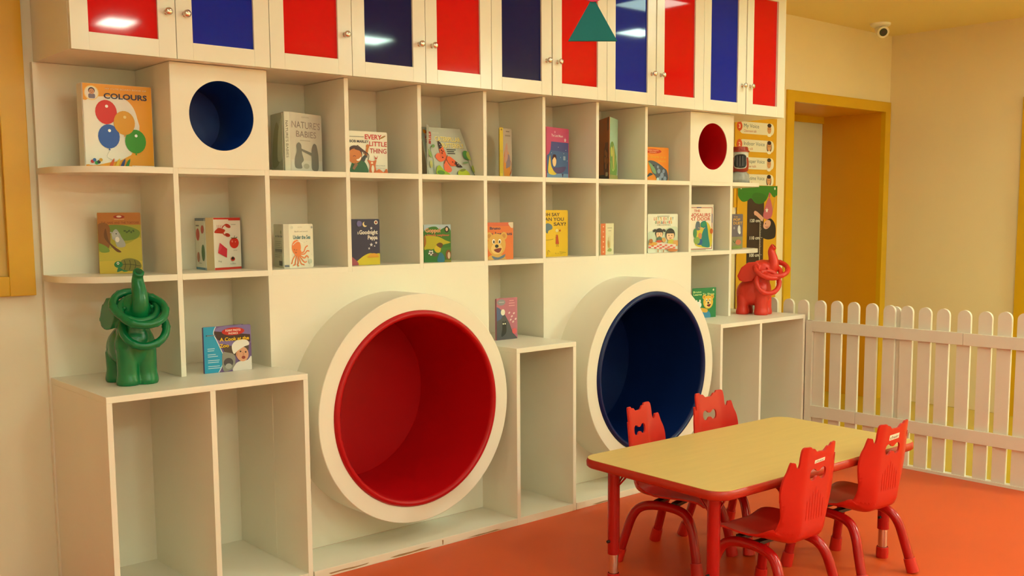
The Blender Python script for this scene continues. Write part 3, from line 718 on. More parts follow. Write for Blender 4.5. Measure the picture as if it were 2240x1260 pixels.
p.blob([(.34, .70), (.40, .66), (.46, .45), (.42, .36), (.33, .42)], '#e8642c'); p.blob([(.34, .71), (.40, .67), (.41, .60), (.33, .55)], '#3a201c'); p.blob([(.25, .30), (.20, .38), (.27, .46), (.38, .42), (.42, .34), (.32, .28)], '#e4683c')
p.blob([(.44, .34), (.52, .40), (.66, .28), (.72, .20), (.60, .20), (.50, .20)], '#e8602a'); p.blob([(.62, .30), (.75, .19), (.70, .17), (.62, .19)], '#3a201c'); p.blob([(.42, .32), (.46, .22), (.50, .12), (.44, .06), (.35, .08), (.34, .18), (.38, .28)], '#ea6c44')
p.line([(.36, .24), (.44, .36), (.48, .42)], .022, '#8a4a24')
for u, v in ((.37, .52), (.40, .5), (.37, .46), (.56, .28), (.60, .24), (.36, .37)): p.circ(u, v, .013, '#40140c')
for u, v in ((.36, .64), (.38, .60), (.68, .22), (.66, .25)): p.circ(u, v, .008, '#f4e4d4')
p.line([(.10, .0), (.13, .3), (.12, .55), (.20, .62)], .012, '#5c8a3c'); p.ell(.08, .45, .03, .1, '#8aa858', 15); p.ell(.07, .22, .03, .08, '#b4b868', -10); p.ell(.20, .60, .035, .03, '#6a9a50', 30)
p.blob([(.16, .0), (.16, .12), (.24, .20), (.32, .10), (.42, .03), (.40, 0)], '#9cb820'); p.ell(.24, .05, .08, .045, '#5c8c28')
p.blob([(.62, 0), (.62, .08), (.74, .14), (.84, .08), (.84, 0)], '#b8c428'); p.ell(.73, .11, .07, .025, '#7c8830', 12)
p.line([(.96, .0), (.92, .25), (.94, .42)], .012, '#5c7a48'); p.ell(.92, .43, .08, .10, '#4c9048'); p.ell(.98, .42, .06, .09, '#a4b858'); p.ell(.84, .27, .07, .02, '#7c9a6c', 8); p.ell(.99, .14, .05, .08, '#9cb04c'); lab_art(t, p)
# -- thin spine-on book
t = thing('book', 'slim book seen spine-on, yellow spine and rose-grey picture cover', 'book', (1.475, .10, Z1))
A = Leaf((1.470, .085), (1.492, .088), Z1, .210, .002); A.solid('spine', pm('#d6b62c'), t, corners=''); p = A.ink(); p.circ(.5, .96, .18, '#7a5a20'); p.rect(.1, .08, .9, .55, '#c8ac28'); lab_art(t, p, 'spine_print')
A = Leaf((1.494, .090), (1.556, .105), Z1, .208, .003); A.solid('front_cover', pm('#b8a898'), t, corners='tr br'); p = A.ink()
p.blob([(.1, .0), (.05, .4), (.3, .62), (.6, .5), (.8, .3), (.7, 0)], '#d88a34'); p.blob([(.3, .2), (.4, .45), (.7, .45), (.8, .25), (.5, .2)], '#8a7a8c'); p.blob([(.15, .3), (.2, .6), (.45, .7), (.5, .4)], '#c49484'); p.rect(.3, .93, .7, .95, '#7a6a5c'); p.rect(.2, .84, .8, .87, '#948474'); p.line([(.9, .1), (.7, .05), (.95, .2), (.8, .35)], .012, '#b05020'); lab_art(t, p)
A = Leaf((1.473, .092), (1.570, .205), Z1, .206, .002); A.solid('back_cover', pm('#b09a3c'), t, corners=''); 
for k in range(3): Leaf((1.480+.005*k, .096), (1.580+.006*k, .200-.02*k), Z1, .202, .001).solid('page', PAGE, t, corners='')
# -- THE LOST MOON
t, F, _, S = book('tall pink and night-blue paperback titled The Lost Moon with crimson spine', (1.722, .062), (1.905, .11), Z1, .225, '#c8507c', spine=((1.700, .066), (1.722, .062), '#9c1838'), pages=2, taper=.0)
p = F.ink(); p.rect(.0, 0, .97, .55, '#4a6a9c'); p.poly([(.17, .55), (.97, .53), (.97, .72), (.2, .72)], '#4a5290'); p.poly([(.0, .56), (.17, .56), (.1, .48), (0, .44)], '#c8507c')
p.rect(0, 0, .97, .10, '#7c9cc0'); p.text('The Lost Moon', .46, .845, .05, '#f4e4ea', .52, bold=.01); p.star(.82, .77, .05, '#f0d8e0'); p.star(.36, .91, .03, '#e8b0c4')
p.blob([(.14, .45), (.08, .3), (.06, .12), (.2, .07), (.40, .08), (.46, .16), (.3, .17), (.19, .25)], '#ecc84c'); p.ell(.33, .34, .085, .11, '#f0cc9c'); p.blob([(.24, .36), (.28, .46), (.40, .46), (.43, .36), (.34, .42)], '#4a2430')
p.blob([(.25, .20), (.5, .22), (.85, .24), (.72, .13), (.42, .10)], '#5a4a7c'); p.poly([(.66, .10), (.70, .02), (.74, .1)], '#40345c')
for u, v in ((.2, .5), (.5, .62), (.75, .5), (.84, .57), (.6, .42), (.9, .36)): p.circ(u, v, .010, '#dfe8f4')
p.rect(.72, .37, .82, .45, '#9fb4cc'); lab_art(t, p)
p = S.ink(); p.rect(.2, .02, .8, .14, '#d8a890'); lab_art(t, p, 'spine_print')
# -- big open orange / pale green picture book
t = thing('book', 'tall picture book standing open edge-on, orange back cover and mint front', 'book', (2.095, .035, Z1))
A = Leaf((2.20, .215), (2.093, .036), Z1, .287, .003); A.solid('back_cover', pm('#b65c10'), t, corners=''); p = A.ink()
p.rect(0, 0, 1, .085, '#241410'); p.blob([(.60, .09), (.56, .4), (.66, .55), (.90, .52), (.97, .3), (.95, .09)], '#6a2c12'); p.rect(.68, .50, .93, .60, '#7a3a14'); p.poly([(.84, .78), (.84, .98), (1, 1), (1, .8)], '#7c4a20')
for u, v in ((.70, .44), (.82, .40), (.70, .32), (.86, .30), (.76, .22)): p.circ(u, v, .07, '#b4682c')
p.rrect(.74, .055, .93, .12, .03, '#d8c49c'); lab_art(t, p, 'back_print')
A = Leaf((2.096, .034), (2.235, .115), Z1, .286, .003); A.solid('front_cover', pm('#a8ccb4'), t, corners='tr br'); p = A.ink()
p.blob([(.0, .05), (.0, .5), (.3, .62), (.62, .5), (.9, .2), (.7, .05)], '#6c9a48'); p.ell(.45, .36, .12, .2, '#c4b45c'); p.line([(.1, .3), (.3, .16), (.6, .2), (.8, .4)], .03, '#a8c46c'); p.rect(0, 0, 1, .08, '#a4a05c'); p.ell(.2, .45, .14, .08, '#c8c860'); lab_art(t, p)
for k in range(2): Leaf((2.108+.006*k, .05+.004*k), (2.205+.012*k, .20-.012*k), Z1, .278, .001).solid('page', PAGE, t, corners='')
# -- shark book
t, F, _, _ = book('small orange paperback with a grey shark, top row next to the red porthole', (2.392, .10), (2.586, .098), Z1, .166, '#ee8a20', name='book')
p = F.ink(); p.ell(.40, .88, .32, .07, '#cc3a10'); p.text('FUNNY PHOTO', .40, .905, .035, '#f4c490', .42, bold=.02); p.text('PHONICS', .40, .85, .03, '#f4c490', .26, bold=.02)
p.text('A Shark in a', .52, .72, .07, '#e8b428', .72); p.text('Shirt', .74, .60, .07, '#e8b428', .30); p.rrect(.1, .25, .18, .45, .02, '#f09c34')
p.blob([(.22, .58), (.40, .60), (.62, .52), (.82, .40), (.94, .30), (.95, .02), (.60, .0), (.50, .15), (.38, .25), (.30, .42)], '#4c5664'); p.blob([(.22, .56), (.34, .50), (.48, .36), (.52, .22), (.40, .26), (.30, .42)], '#78a078'); p.blob([(.14, .10), (.28, .24), (.40, .20), (.28, .15)], '#33404e')
p.ell(.42, .46, .03, .02, '#10141a')
for u, v, r in ((.62, .3, .06), (.74, .18, .07), (.80, .30, .05), (.66, .08, .06), (.85, .08, .06), (.58, .42, .04)): p.circ(u, v, r, '#8a98b0')
p.ell(.58, .05, .05, .06, '#c4dcdc'); lab_art(t, p)
# ---- row two
t, F, _, _ = book('ochre picture book of a hare leaning on a tree and a tortoise', (-.187, .215), (-.062, .160), Z2, .205, '#cfae3a', name='book')
p = F.ink(); p.rect(0, .80, 1, 1, '#b8742c'); p.rect(0, .20, 1, .80, '#a8a434'); p.text('THE HARE AND THE TORTOISE', .52, .835, .034, '#8a4a1c', .88, bold=.02); p.ell(.5, .93, .13, .028, '#a02c18'); p.ell(.5, .935, .06, .016, '#e8d8c0'); p.rect(.38, .885, .62, .895, '#d8a878')
p.blob([(0, .35), (.3, .42), (.7, .50), (1, .58), (1, .22), (0, .22)], '#c4b440'); p.blob([(.2, .78), (.6, .79), (.95, .7), (.9, .58), (.6, .54), (.4, .6)], '#6c8c34'); p.blob([(0, .8), (.25, .8), (.28, .55), (.2, .4), (0, .5)], '#8a5a28'); p.blob([(0, .5), (.2, .44), (.24, .36), (.04, .36)], '#7c9a3c')
p.blob([(.18, .74), (.24, .55), (.34, .46), (.52, .36), (.42, .36), (.28, .46), (.14, .6)], '#6a4420')
p.blob([(.34, .68), (.42, .73), (.50, .66), (.54, .60), (.62, .50), (.60, .44), (.44, .44), (.38, .54), (.32, .58)], '#a8aca8'); p.ell(.40, .64, .09, .055, '#b4b8b4'); p.ell(.44, .56, .05, .045, '#e8e4dc'); p.line([(.28, .68), (.36, .66)], .02, '#a8aca8'); p.circ(.42, .655, .014, '#1c1c1c')
for k in range(5): p.ell(.62+.05*k, .70-.02*(k % 2), .03, .014, '#44602c', 30*k)
p.rect(0, 0, 1, .21, '#d4b840'); p.blob([(.46, .12), (.52, .22), (.72, .25), (.92, .20), (.97, .10), (.80, .04), (.56, .05)], '#7c7a34')
for u in (.58, .70, .82): p.line([(u, .22), (u+.02, .14), (u-.01, .06)], .009, '#38401c')
p.line([(.50, .15), (.70, .15), (.95, .12)], .009, '#38401c'); p.ell(.44, .15, .10, .055, '#1f8048'); p.ell(.43, .17, .03, .022, '#f0f0e0'); p.circ(.43, .17, .014, '#101010')
p.blob([(.44, .10), (.40, .03), (.48, .04), (.54, .06)], '#28784c'); p.blob([(.80, .06), (.90, .02), (.94, .05), (.88, .08)], '#3a5030'); p.blob([(.52, .06), (.56, .03), (.66, .04)], '#1f8048'); lab_art(t, p)
# -- lobster / tomato board book
t, F, Bk, S = book('white board book with red borders, lobster, tomato and flag pictures, torn spine', (.187, .138), (.309, .178), Z2, .186, '#f1e9da', spine=((.168, .160), (.187, .138), '#c9b083'), back=((.185, .285), (.168, .160), '#efe6d4'), name='board_book', pages=4, corners='tr')
p = F.ink(); p.rect(0, .965, 1, 1, '#d23424'); p.rect(0, .93, .25, .965, '#f1e9da'); p.rect(.55, .945, 1, .965, '#d23424'); p.rect(0, 0, 1, .045, '#d84030')
p.blob([(.02, .72), (.16, .80), (.30, .79), (.42, .76), (.34, .70), (.2, .70)], '#c03820'); p.line([(.3, .80), (.42, .86), (.56, .83)], .02, '#c03820'); p.ell(.52, .84, .11, .035, '#c8402a', -20); p.ell(.50, .665, .10, .035, '#b83420', -10); p.line([(.3, .72), (.4, .66)], .02, '#c03820')
for k in range(4): p.line([(.14+.06*k, .79), (.12+.06*k, .86)], .008, '#c03820')
p.ell(.74, .51, .17, .105, '#d8281a'); p.line([(.62, .61), (.74, .60), (.86, .62)], .014, '#3a5a28'); p.line([(.74, .60), (.76, .65)], .012, '#3a5a28'); p.circ(.66, .54, .03, '#ee8a78'); p.circ(.78, .53, .02, '#ee8a78')
p.poly([(.20, .52), (.46, .40), (.44, .23), (.12, .33)], '#d83048'); p.poly([(.20, .52), (.27, .44), (.24, .40), (.12, .33)], '#e04860'); p.ell(.66, .20, .08, .04, '#c82c1c'); p.ell(.66, .215, .05, .03, '#281c18'); 
p.text('lobster', .72, .87, .025, '#8a8478', .18); p.text('tomato', .76, .37, .02, '#8a8478', .14); p.text('flag', .18, .17, .03, '#8a8478', .12); p.text('ladybird', .66, .11, .025, '#8a8478', .2); lab_art(t, p)
p = Bk.ink(); p.rect(0, .945, 1, 1, '#5c7088'); p.rect(0, 0, 1, .045, '#4a7898'); p.ell(.25, .68, .17, .12, '#c83c28'); p.ell(.70, .78, .14, .08, '#c04028', 15); p.ell(.72, .33, .16, .16, '#2c6a28'); p.ell(.25, .24, .12, .1, '#b05828'); p.rect(.1, .84, .4, .865, '#6a6458'); p.rect(.3, .12, .55, .13, '#8a8478'); lab_art(t, p, 'back_print')
# -- UNDER THE SEA
t, F, Bk, S = book('cream book with an orange octopus titled Under the Sea, standing open', (.446, .068), (.556, .088), Z2, .161, '#ebe4d0', spine=((.428, .078), (.446, .068), '#e6dfcb'), back=((.462, .215), (.428, .078), '#dcd4bc'), pages=4, corners='tr br', taper=-.0)
p = F.ink(); p.text('Under the Sea', .52, .70, .085, '#2c6c78', .72, bold=.025); p.text('Build and touch', .5, .83, .03, '#9a9488', .55); p.text('USBORNE' if False else 'my first', .45, .93, .02, '#a8a294', .18)
p.ell(.28, .47, .19, .17, '#e87a3a'); p.blob([(.14, .40), (.22, .30), (.36, .26), (.44, .30), (.46, .40)], '#e87a3a')
for pts in ([(.42, .34), (.58, .36), (.66, .46), (.76, .50)], [(.42, .31), (.6, .31), (.72, .38), (.82, .37)], [(.40, .29), (.6, .22), (.70, .27), (.78, .22)], [(.38, .28), (.54, .16), (.62, .12), (.70, .14)], [(.35, .27), (.44, .12), (.50, .08), (.60, .06)], [(.32, .27), (.34, .12), (.30, .07), (.36, .04)], [(.28, .28), (.22, .14), (.20, .08), (.12, .06)], [(.24, .30), (.12, .20), (.08, .12), (.04, .1)]): p.line(pts, .028, '#e4783c')
p.circ(.19, .42, .018, '#7a3418'); p.circ(.28, .41, .018, '#7a3418'); p.line([(.22, .36), (.25, .34), (.28, .36)], .01, '#7a3418'); p.line([(.12, .52), (.3, .60), (.5, .57), (.55, .53)], .014, '#f8f2e4')
p.circ(.84, .14, .08, '#c8ccb8'); p.circ(.10, .92, .05, '#d8d4c4'); p.circ(.93, .92, .04, '#a8a8a0')
for u, v in ((.7, .6), (.85, .55), (.9, .3), (.08, .3), (.5, .2), (.6, .58)): p.circ(u, v, .012, '#c8c4b4')
lab_art(t, p); p = Bk.ink(); p.text('er the Sea', .55, .73, .055, '#6a7078', .75, bold=.02)
for k in range(9): p.rect(.15, .60-.045*k, .80-.07*(k % 3), .612-.045*k, '#9a9484')
p.rect(.15, .36, .85, .43, '#8a847a'); p.rect(.55, .05, .85, .16, '#5a564c'); p.circ(.8, .82, .05, '#8a9a5c'); lab_art(t, p, 'back_print')
p = S.ink(); p.rect(.1, .03, .9, .05, '#4a5a78'); p.rect(.1, .06, .9, .075, '#4a5a78'); lab_art(t, p, 'spine_print')
# -- GOODNIGHT PEPPA (animal mascot left out)
t, F, _, _ = book('navy board book with moon and stars titled Goodnight Peppa', (.694, .075), (.838, .066), Z2, .177, '#2a2448', name='board_book', corners='tl tr br bl')
p = F.ink(); p.blob([(.25, .0), (.40, .15), (.65, .25), (.85, .24), (1, .23), (1, .02), (.98, 0)], '#d8c020'); p.blob([(0, .02), (0, .24), (.28, .10), (.32, 0)], '#a84a58')
p.text('Goodnight', .655, .715, .085, '#e8e0d8', .56, bold=.03); p.text('Peppa', .78, .60, .085, '#e8e0d8', .30, bold=.03); p.text('&', .34, .70, .06, '#e8e0d8', .05)
p.circ(.55, .885, .07, '#ecd49c'); p.circ(.585, .905, .062, '#2a2448'); p.circ(.885, .925, .055, '#f2ece0'); p.circ(.885, .925, .032, '#9c3820')
for u, v, r in ((.74, .80, .035), (.73, .44, .045), (.88, .48, .035), (.66, .36, .03), (.83, .41, .022)): p.star(u, v, r, '#d8d4e0')
p.blob([(.62, .17), (.70, .24), (.84, .25), (.94, .2), (.84, .17), (.74, .18)], '#e0a028'); p.rect(.60, .16, .95, .185, '#d89824'); p.blob([(.3, .9), (.34, .96), (.44, .94), (.44, .86), (.34, .84)], '#6c64a4'); lab_art(t, p)
# -- football green book
t, F, _, _ = book('green cartoon book with a football and playing animals', (1.058, .078), (1.150, .018), Z2, .153, '#4c8a34', name='book', corners='')
p = F.ink(); p.rect(0, .80, 1, 1, '#b8ccd8'); p.blob([(0, .80), (.2, .92), (.45, .94), (.6, .86), (.8, .92), (.99, .84), (.99, .4), (.0, .5)], '#3c7c2c'); p.blob([(.02, .68), (.5, .68), (.8, .58), (.98, .52), (.7, .46), (.3, .34), (.02, .34)], '#c4bc28')
p.text('Goppo!', .34, .845, .10, '#d8503c', .56, bold=.05); p.text('Goppo!', .34, .845, .10, '#f0c890', .56, bold=.012); p.text('a friendly neighbour', .50, .72, .05, '#d8704c', .90, bold=.03)
p.ell(.85, .87, .085, .085, '#28201c'); p.ell(.85, .87, .045, .05, '#e8c8a0')
p.blob([(.0, .02), (.0, .30), (.25, .34), (.5, .24), (.72, .1), (.74, .02)], '#2f7a30'); p.circ(.26, .25, .10, '#f2efe8'); p.circ(.26, .25, .035, '#181818')
for k in range(5): p.circ(.26+.08*math.cos(k*1.257+.3), .25+.08*p.asp*math.sin(k*1.257+.3), .022, '#181818')
p.blob([(.38, .36), (.50, .46), (.62, .42), (.60, .28), (.46, .26)], '#dcc42c'); p.blob([(.46, .46), (.58, .52), (.70, .48), (.66, .40), (.6, .38)], '#6a4a20'); p.blob([(.50, .02), (.52, .16), (.62, .26), (.74, .16), (.74, .02)], '#2c7c98'); p.ell(.40, .20, .1, .05, '#5c5844'); p.ell(.90, .2, .10, .13, '#8a5a2c'); p.ell(.92, .18, .05, .09, '#e4d0ac'); p.rect(.76, .0, 1, .06, '#8a8834'); p.blob([(0, .4), (.08, .5), (.07, .66), (0, .68)], '#b0702c'); lab_art(t, p)
# -- bear face book
t, F, _, _ = book('orange picture book with a grinning honey-coloured bear', (1.345, .058), (1.508, .044), Z2, .158, '#e0702c', name='book', corners='')
p = F.ink(); p.rect(0, .90, 1, 1, '#d86038'); p.blob([(.84, .98), (1, 1), (1, .86), (.92, .86)], '#dccab0'); p.text('Bruno', .42, .845, .07, '#3c3450', .34, bold=.03); p.text('is Jealous', .60, .70, .085, '#3c3450', .72, bold=.02); bear(p, .46, .40, .29, '#dca84c', '#ecc878')
p.ell(.45, .02, .30, .13, '#d8a44c'); p.blob([(.30, .10), (.5, .06), (.72, .14), (.66, .04), (.4, .0)], '#5c6c84'); lab_art(t, p)
# -- OH SAY CAN YOU SAY
t, F, _, _ = book('yellow board book titled OH SAY CAN YOU SAY with a small figure in red', (1.700, .094), (1.889, .100), Z2, .210, '#e8bc14', name='board_book', corners='tl tr br bl')
p = F.ink(); 
for s_, u, v, wd in (('OH SAY', .44, .905, .56), ('CAN YOU', .48, .805, .76), ('SAY?', .72, .70, .42)): p.text(s_, u, v, .07, '#5c4426', wd, bold=.025)
p.blob([(.18, .66), (.30, .72), (.44, .68), (.46, .60), (.34, .56), (.3, .5), (.22, .56)], '#5c7484'); p.line([(.1, .37), (.3, .36), (.5, .38)], .008, '#7a6420')
p.ell(.62, .56, .05, .035, '#e8d490'); p.poly([(.59, .47), (.65, .47), (.69, .27), (.57, .27)], '#b8401c'); p.line([(.61, .27), (.60, .21)], .01, '#7a4420'); p.line([(.65, .27), (.66, .21)], .01, '#7a4420'); p.line([(.63, .47), (.56, .40)], .01, '#c89440'); p.star(.72, .56, .035, '#b8501c'); p.line([(.70, .1), (.92, .08)], .008, '#8a7420'); p.line([(.3, .04), (.32, .14), (.38, .1)], .01, '#7a5420'); p.text('by', .70, .07, .03, '#c89c20', .3); lab_art(t, p)
# -- small ivory book with orange spine
t, F, Bk, S = book('small ivory book with an orange spine strip and faint hares', (2.088, .052), (2.178, .085), Z2, .147, '#ece2bc', spine=((2.064, .058), (2.088, .052), '#dc7038'), back=((2.075, .17), (2.062, .060), '#e8dcb8'), taper=.0, corners='')
p = F.ink(); p.rect(.22, .84, .78, .87, '#c4b890'); p.rect(.34, .75, .66, .78, '#c8bc98'); p.ell(.32, .34, .08, .13, '#cc9c54', 8); p.ell(.5, .32, .06, .16, '#d4b878'); p.line([(.30, .45), (.33, .56)], .02, '#b88848'); p.line([(.5, .46), (.52, .6)], .02, '#c8a868'); p.blob([(.2, .12), (.4, .2), (.7, .18), (.66, .1)], '#a8b068'); lab_art(t, p)
p = S.ink(); [p.circ(.5, .9-.16*k, .14, '#f0c8a0') for k in range(6)]; lab_art(t, p, 'spine_print')
# -- LET'S EAT BY OURSELVES
t, F, _, _ = book("wide pale board book titled LET'S EAT BY OURSELVES with two children at a picnic cloth", (2.420, .085), (2.608, .052), Z2, .190, '#e9e8d4', name='board_book', corners='tl tr br bl')
p = F.ink(); p.blob([(0, .5), (.2, .56), (.5, .58), (.75, .66), (1, .62), (1, .2), (0, .2)], '#ccd8c0')
u = .20
for ch, c in zip("LET'SEATBY", ['#d83424', '#2c8a4c', '#e88c20', '#2c8a4c', '#d83424', '#e8a020', '#c83c28', '#2c8a4c', '#d83424', '#e0782c']): pass
cols = ['#d83424', '#e08a20', '#2c8a4c', '#d83424', '#e8a428', '#2c6c8a']
def rainbow(s_, u0, v, h, dx, k0=0):
    x = u0
    for k, ch in enumerate(s_):
        if ch != ' ': p.text(ch, x, v, h, cols[(k+k0) % 6], dx*.70 if ch not in "I'" else dx*.2, bold=.015)
        x += dx*(.5 if ch == "'" else .6 if ch == ' ' else 1)
rainbow("LET'S EAT BY", .22, .875, .075, .062); rainbow("OURSELVES", .26, .785, .07, .064, 2); p.text('A Mimi and Didi Story', .52, .715, .022, '#5a5a50', .46, bold=.02); p.rect(.30, .935, .70, .948, '#8a8878')
for s_ in (-1, 1): p.ell(.37+s_*.16, .57, .055, .035, '#2a2024', s_*-25)
face(p, .37, .48, .115, '#eec49c', '#2a2024', True); p.ell(.37, .35, .09, .06, '#4c6c5c'); face(p, .73, .44, .14, '#eec49c', '#1e1a1c', True); p.blob([(.66, .30), (.78, .34), (.88, .28), (.86, .2), (.66, .2)], '#c4bc3c')
p.blob([(.44, .36), (.54, .38), (.58, .30), (.5, .26)], '#d09c54'); p.rrect(.82, .16, .99, .31, .03, '#d8a058')
p.poly([(0, .25), (.2, .28), (.92, .20), (.88, .05), (0, .12)], '#e8d4c8')
for i in range(10):
    for j in range(3):
        if (i+j) % 2 == 0: p.poly([(.01+.09*i, .245-.007*i-.042*j), (.09+.09*i, .243-.007*i-.042*j), (.09+.087*i, .205-.007*i-.042*j), (.01+.087*i, .205-.007*i-.042*j)], '#dc5c50')
p.ell(.14, .23, .15, .045, '#d8a040'); p.ell(.08, .30, .06, .06, '#b06a30'); p.ell(.35, .29, .10, .035, '#cc4c28'); p.rect(.30, .0, .33, .08, '#b87838'); p.rect(.48, .0, .51, .07, '#b87838'); p.blob([(.62, .08), (.75, .1), (.96, .07), (.92, .02), (.7, .02)], '#c8743c'); lab_art(t, p)
# -- DINOSAURS NEXT DOOR
t, F, _, _ = book('white book titled THE DINOSAURS NEXT DOOR with a teal dinosaur', (2.685, .088), (2.927, .080), Z2, .237, '#ece0cc', name='book', corners='')
p = F.ink(); p.rect(.03, .03, .96, .94, '#b85a4a'); p.rect(.05, .045, .94, .925, '#efe4d0'); p.rect(.45, .925, .60, .945, '#4a3a6a'); p.rect(.94, .6, .965, .8, '#4a3a6a'); p.rect(.94, .35, .965, .5, '#d8a830')
p.text('THE', .46, .865, .05, '#c84430', .20, bold=.02); p.text('DINOSAURS', .48, .775, .072, '#c84430', .82, bold=.02); p.text('NEXT DOOR', .48, .69, .072, '#c84430', .82, bold=.02)
p.blob([(.42, .12), (.40, .3), (.46, .5), (.62, .62), (.82, .6), (.94, .4), (.94, .1), (.7, .06)], '#d8c03c'); p.blob([(.60, .13), (.62, .35), (.68, .48), (.58, .52), (.60, .62), (.74, .64), (.80, .5), (.84, .3), (.88, .08), (.7, .08)], '#1f7c7c'); p.blob([(.60, .55), (.66, .62), (.76, .62), (.70, .52)], '#2c9068'); p.blob([(.42, .46), (.44, .62), (.54, .62), (.56, .46)], '#5c6c7c'); p.ell(.56, .32, .06, .07, '#d08858'); p.blob([(.46, .14), (.50, .24), (.62, .24), (.62, .13)], '#2c5c9c'); p.ell(.46, .22, .1, .08, '#88a458'); p.ell(.40, .38, .06, .1, '#4c8c5c'); p.line([(.5, .5), (.64, .47), (.72, .5)], .014, '#d8a088'); p.ell(.93, .42, .05, .06, '#c8642c'); p.rect(.25, .012, .75, .022, '#a08c7c'); lab_art(t, p)
# -- POP DUET
t, F, _, _ = book('small grey-mauve book titled THE POP DUET at the right end of the second shelf', (3.065, .100), (3.208, .100), Z2, .187, '#6e6470', name='book', corners='tr br')
p = F.ink(); p.text('THE', .55, .92, .035, '#c8a060', .24, bold=.02); p.text('POP', .62, .84, .07, '#dca84c', .42, bold=.03); p.text('DUET', .68, .74, .075, '#dca84c', .55, bold=.03); p.rect(0, .0, 1, .35, '#8c8462'); p.ell(.76, .56, .09, .12, '#d8d4d0'); p.ell(.8, .47, .06, .05, '#e8e4dc'); p.ell(.72, .19, .17, .075, '#c87458'); p.line([(.40, .24), (.5, .18), (.56, .24)], .03, '#4c6c38'); p.ell(.6, .04, .3, .05, '#8c9a4c'); p.circ(.45, .6, .05, '#a8a0a4'); lab_art(t, p)
# ---- lower cubbies
t, F, _, _ = book('blue and purple picture book titled A Cook at the Zoo with a chef', (.077, .010), (.246, -.004), ZB, .160, '#6a5488', name='book', open_deg=14, prop=.97, corners='tr')
p = F.ink(); p.blob([(.25, .95), (1, .98), (1, .6), (.3, .6)], '#7c6ca4'); p.poly([(.22, .9), (.98, .78), (.98, .62), (.30, .70), (.22, .80)], '#43302c'); p.blob([(.4, .6), (.6, .55), (.9, .6), (.9, .4), (.5, .35)], '#54463c')
p.poly(spline([(0.002, 1), (.25, 1), (.20, .86), (.26, .70), (.34, .50), (.40, .32), (.36, .15), (.28, .0), (.002, 0)], 5, False), '#1c9cc8'); p.line([(.26, 1), (.21, .86), (.27, .70), (.35, .50), (.41, .32), (.37, .15), (.29, 0)], .018, '#d8e4e8')
p.ell(.62, .87, .24, .085, '#c4281c'); p.text('FUNNY PHOTO', .62, .895, .045, '#f0d8c8', .32, bold=.03); p.text('PHONICS', .62, .83, .04, '#f0d8c8', .20, bold=.03)
p.blob([(.38, .40), (.48, .42), (.64, .34), (.62, .1), (.50, .02), (.38, .05)], '#8a8880'); p.ell(.5, .20, .10, .10, '#4a444a'); p.ell(.5, .12, .07, .06, '#a8a4a0')
p.blob([(.60, .0), (.64, .14), (.72, .20), (.90, .22), (.99, .3), (.99, 0)], '#dcd4d0'); p.ell(.80, .36, .13, .165, '#d89c7c', 12); p.blob([(.58, .50), (.60, .60), (.72, .68), (.90, .66), (.95, .56), (.84, .52), (.70, .44), (.62, .38)], '#e8e0d8'); p.circ(.76, .42, .018, '#3a2420'); p.circ(.87, .40, .018, '#3a2420'); p.ell(.82, .285, .04, .035, '#8a3028'); p.ell(.68, .36, .02, .05, '#cc8c6c'); p.line([(.80, .40), (.83, .35), (.80, .34)], .012, '#b87858')
p.text('A Cook at the', .64, .71, .075, '#e8c020', .62, bold=.03); p.text('Zoo', .42, .575, .075, '#e8c020', .20, bold=.03); p.rect(.05, .80, .26, .825, '#28405c'); p.rect(.07, .809, .24, .815, '#d0e0e8')
for k in range(11):
    if k % 3 != 2: p.rect(.07, .52-.042*k, .22+.015*min(k, 8)-.03*(k % 2), .535-.042*k, '#c0e0ec')
lab_art(t, p)
t, F, _, _ = book('small grey and dusty pink book with a black cat and moon', (1.404, .036), (1.520, .034), ZB, .180, '#b86a80', name='book', corners='')
p = F.ink(); p.poly([(0, 0), (0, .78), (.18, .74), (.42, .58), (.62, .38), (.78, .14), (.98, .03), (.96, 0)], '#4c4c54'); p.poly([(0, .45), (0, .80), (.14, .76), (.34, .62), (.2, .5)], '#4c5c88'); p.ell(.22, .90, .20, .075, '#8c8a94'); p.ell(.30, .66, .10, .075, '#e8e0d0'); p.blob([(.26, .36), (.28, .45), (.36, .42), (.44, .45), (.46, .34), (.44, .16), (.22, .08), (.26, .26)], '#1e1e24'); p.circ(.31, .385, .03, '#e8e4d4'); p.circ(.40, .385, .03, '#e8e4d4')
for k in range(3): p.rect(.58+.03*(k == 0), .92-.06*k, .86-.04*(k == 0), .94-.06*k, '#dc9ca8')
for u, v in ((.6, .64), (.72, .55), (.82, .62), (.66, .47), (.9, .48), (.78, .42)): p.ell(u, v, .05, .022, '#e0c0c4', 30)
p.ell(.84, .19, .11, .07, '#d85864'); p.rect(.1, .90, .34, .91, '#d8d4d8'); lab_art(t, p)
t, F, _, _ = book('green book titled Bruno Learns To Share with a smiling yellow bear', (2.722, .046), (2.884, .022), ZB, .155, '#1f7c48', name='book', back=((2.690, .11), (2.718, .050), '#cfae84'), corners='')
p = F.ink(); p.text('Bruno', .20, .875, .06, '#c8d890', .34, al='C', bold=.03); p.text('Learns To Share', .48, .79, .065, '#c8d890', .88, bold=.03); p.star(.88, .92, .05, '#e8e4c0'); bear(p, .66, .52, .21, '#e4b440', '#f0d080')
p.blob([(.40, .0), (.36, .14), (.44, .24), (.7, .2), (.74, 0)], '#3c88b0'); p.blob([(.18, .30), (.36, .34), (.62, .28), (.60, .18), (.4, .2)], '#dca83c'); p.ell(.24, .44, .13, .11, '#eceae0'); p.circ(.22, .36, .04, '#1c1c1c'); p.ell(.16, .56, .035, .05, '#eceae0'); p.ell(.30, .57, .035, .05, '#eceae0'); lab_art(t, p)

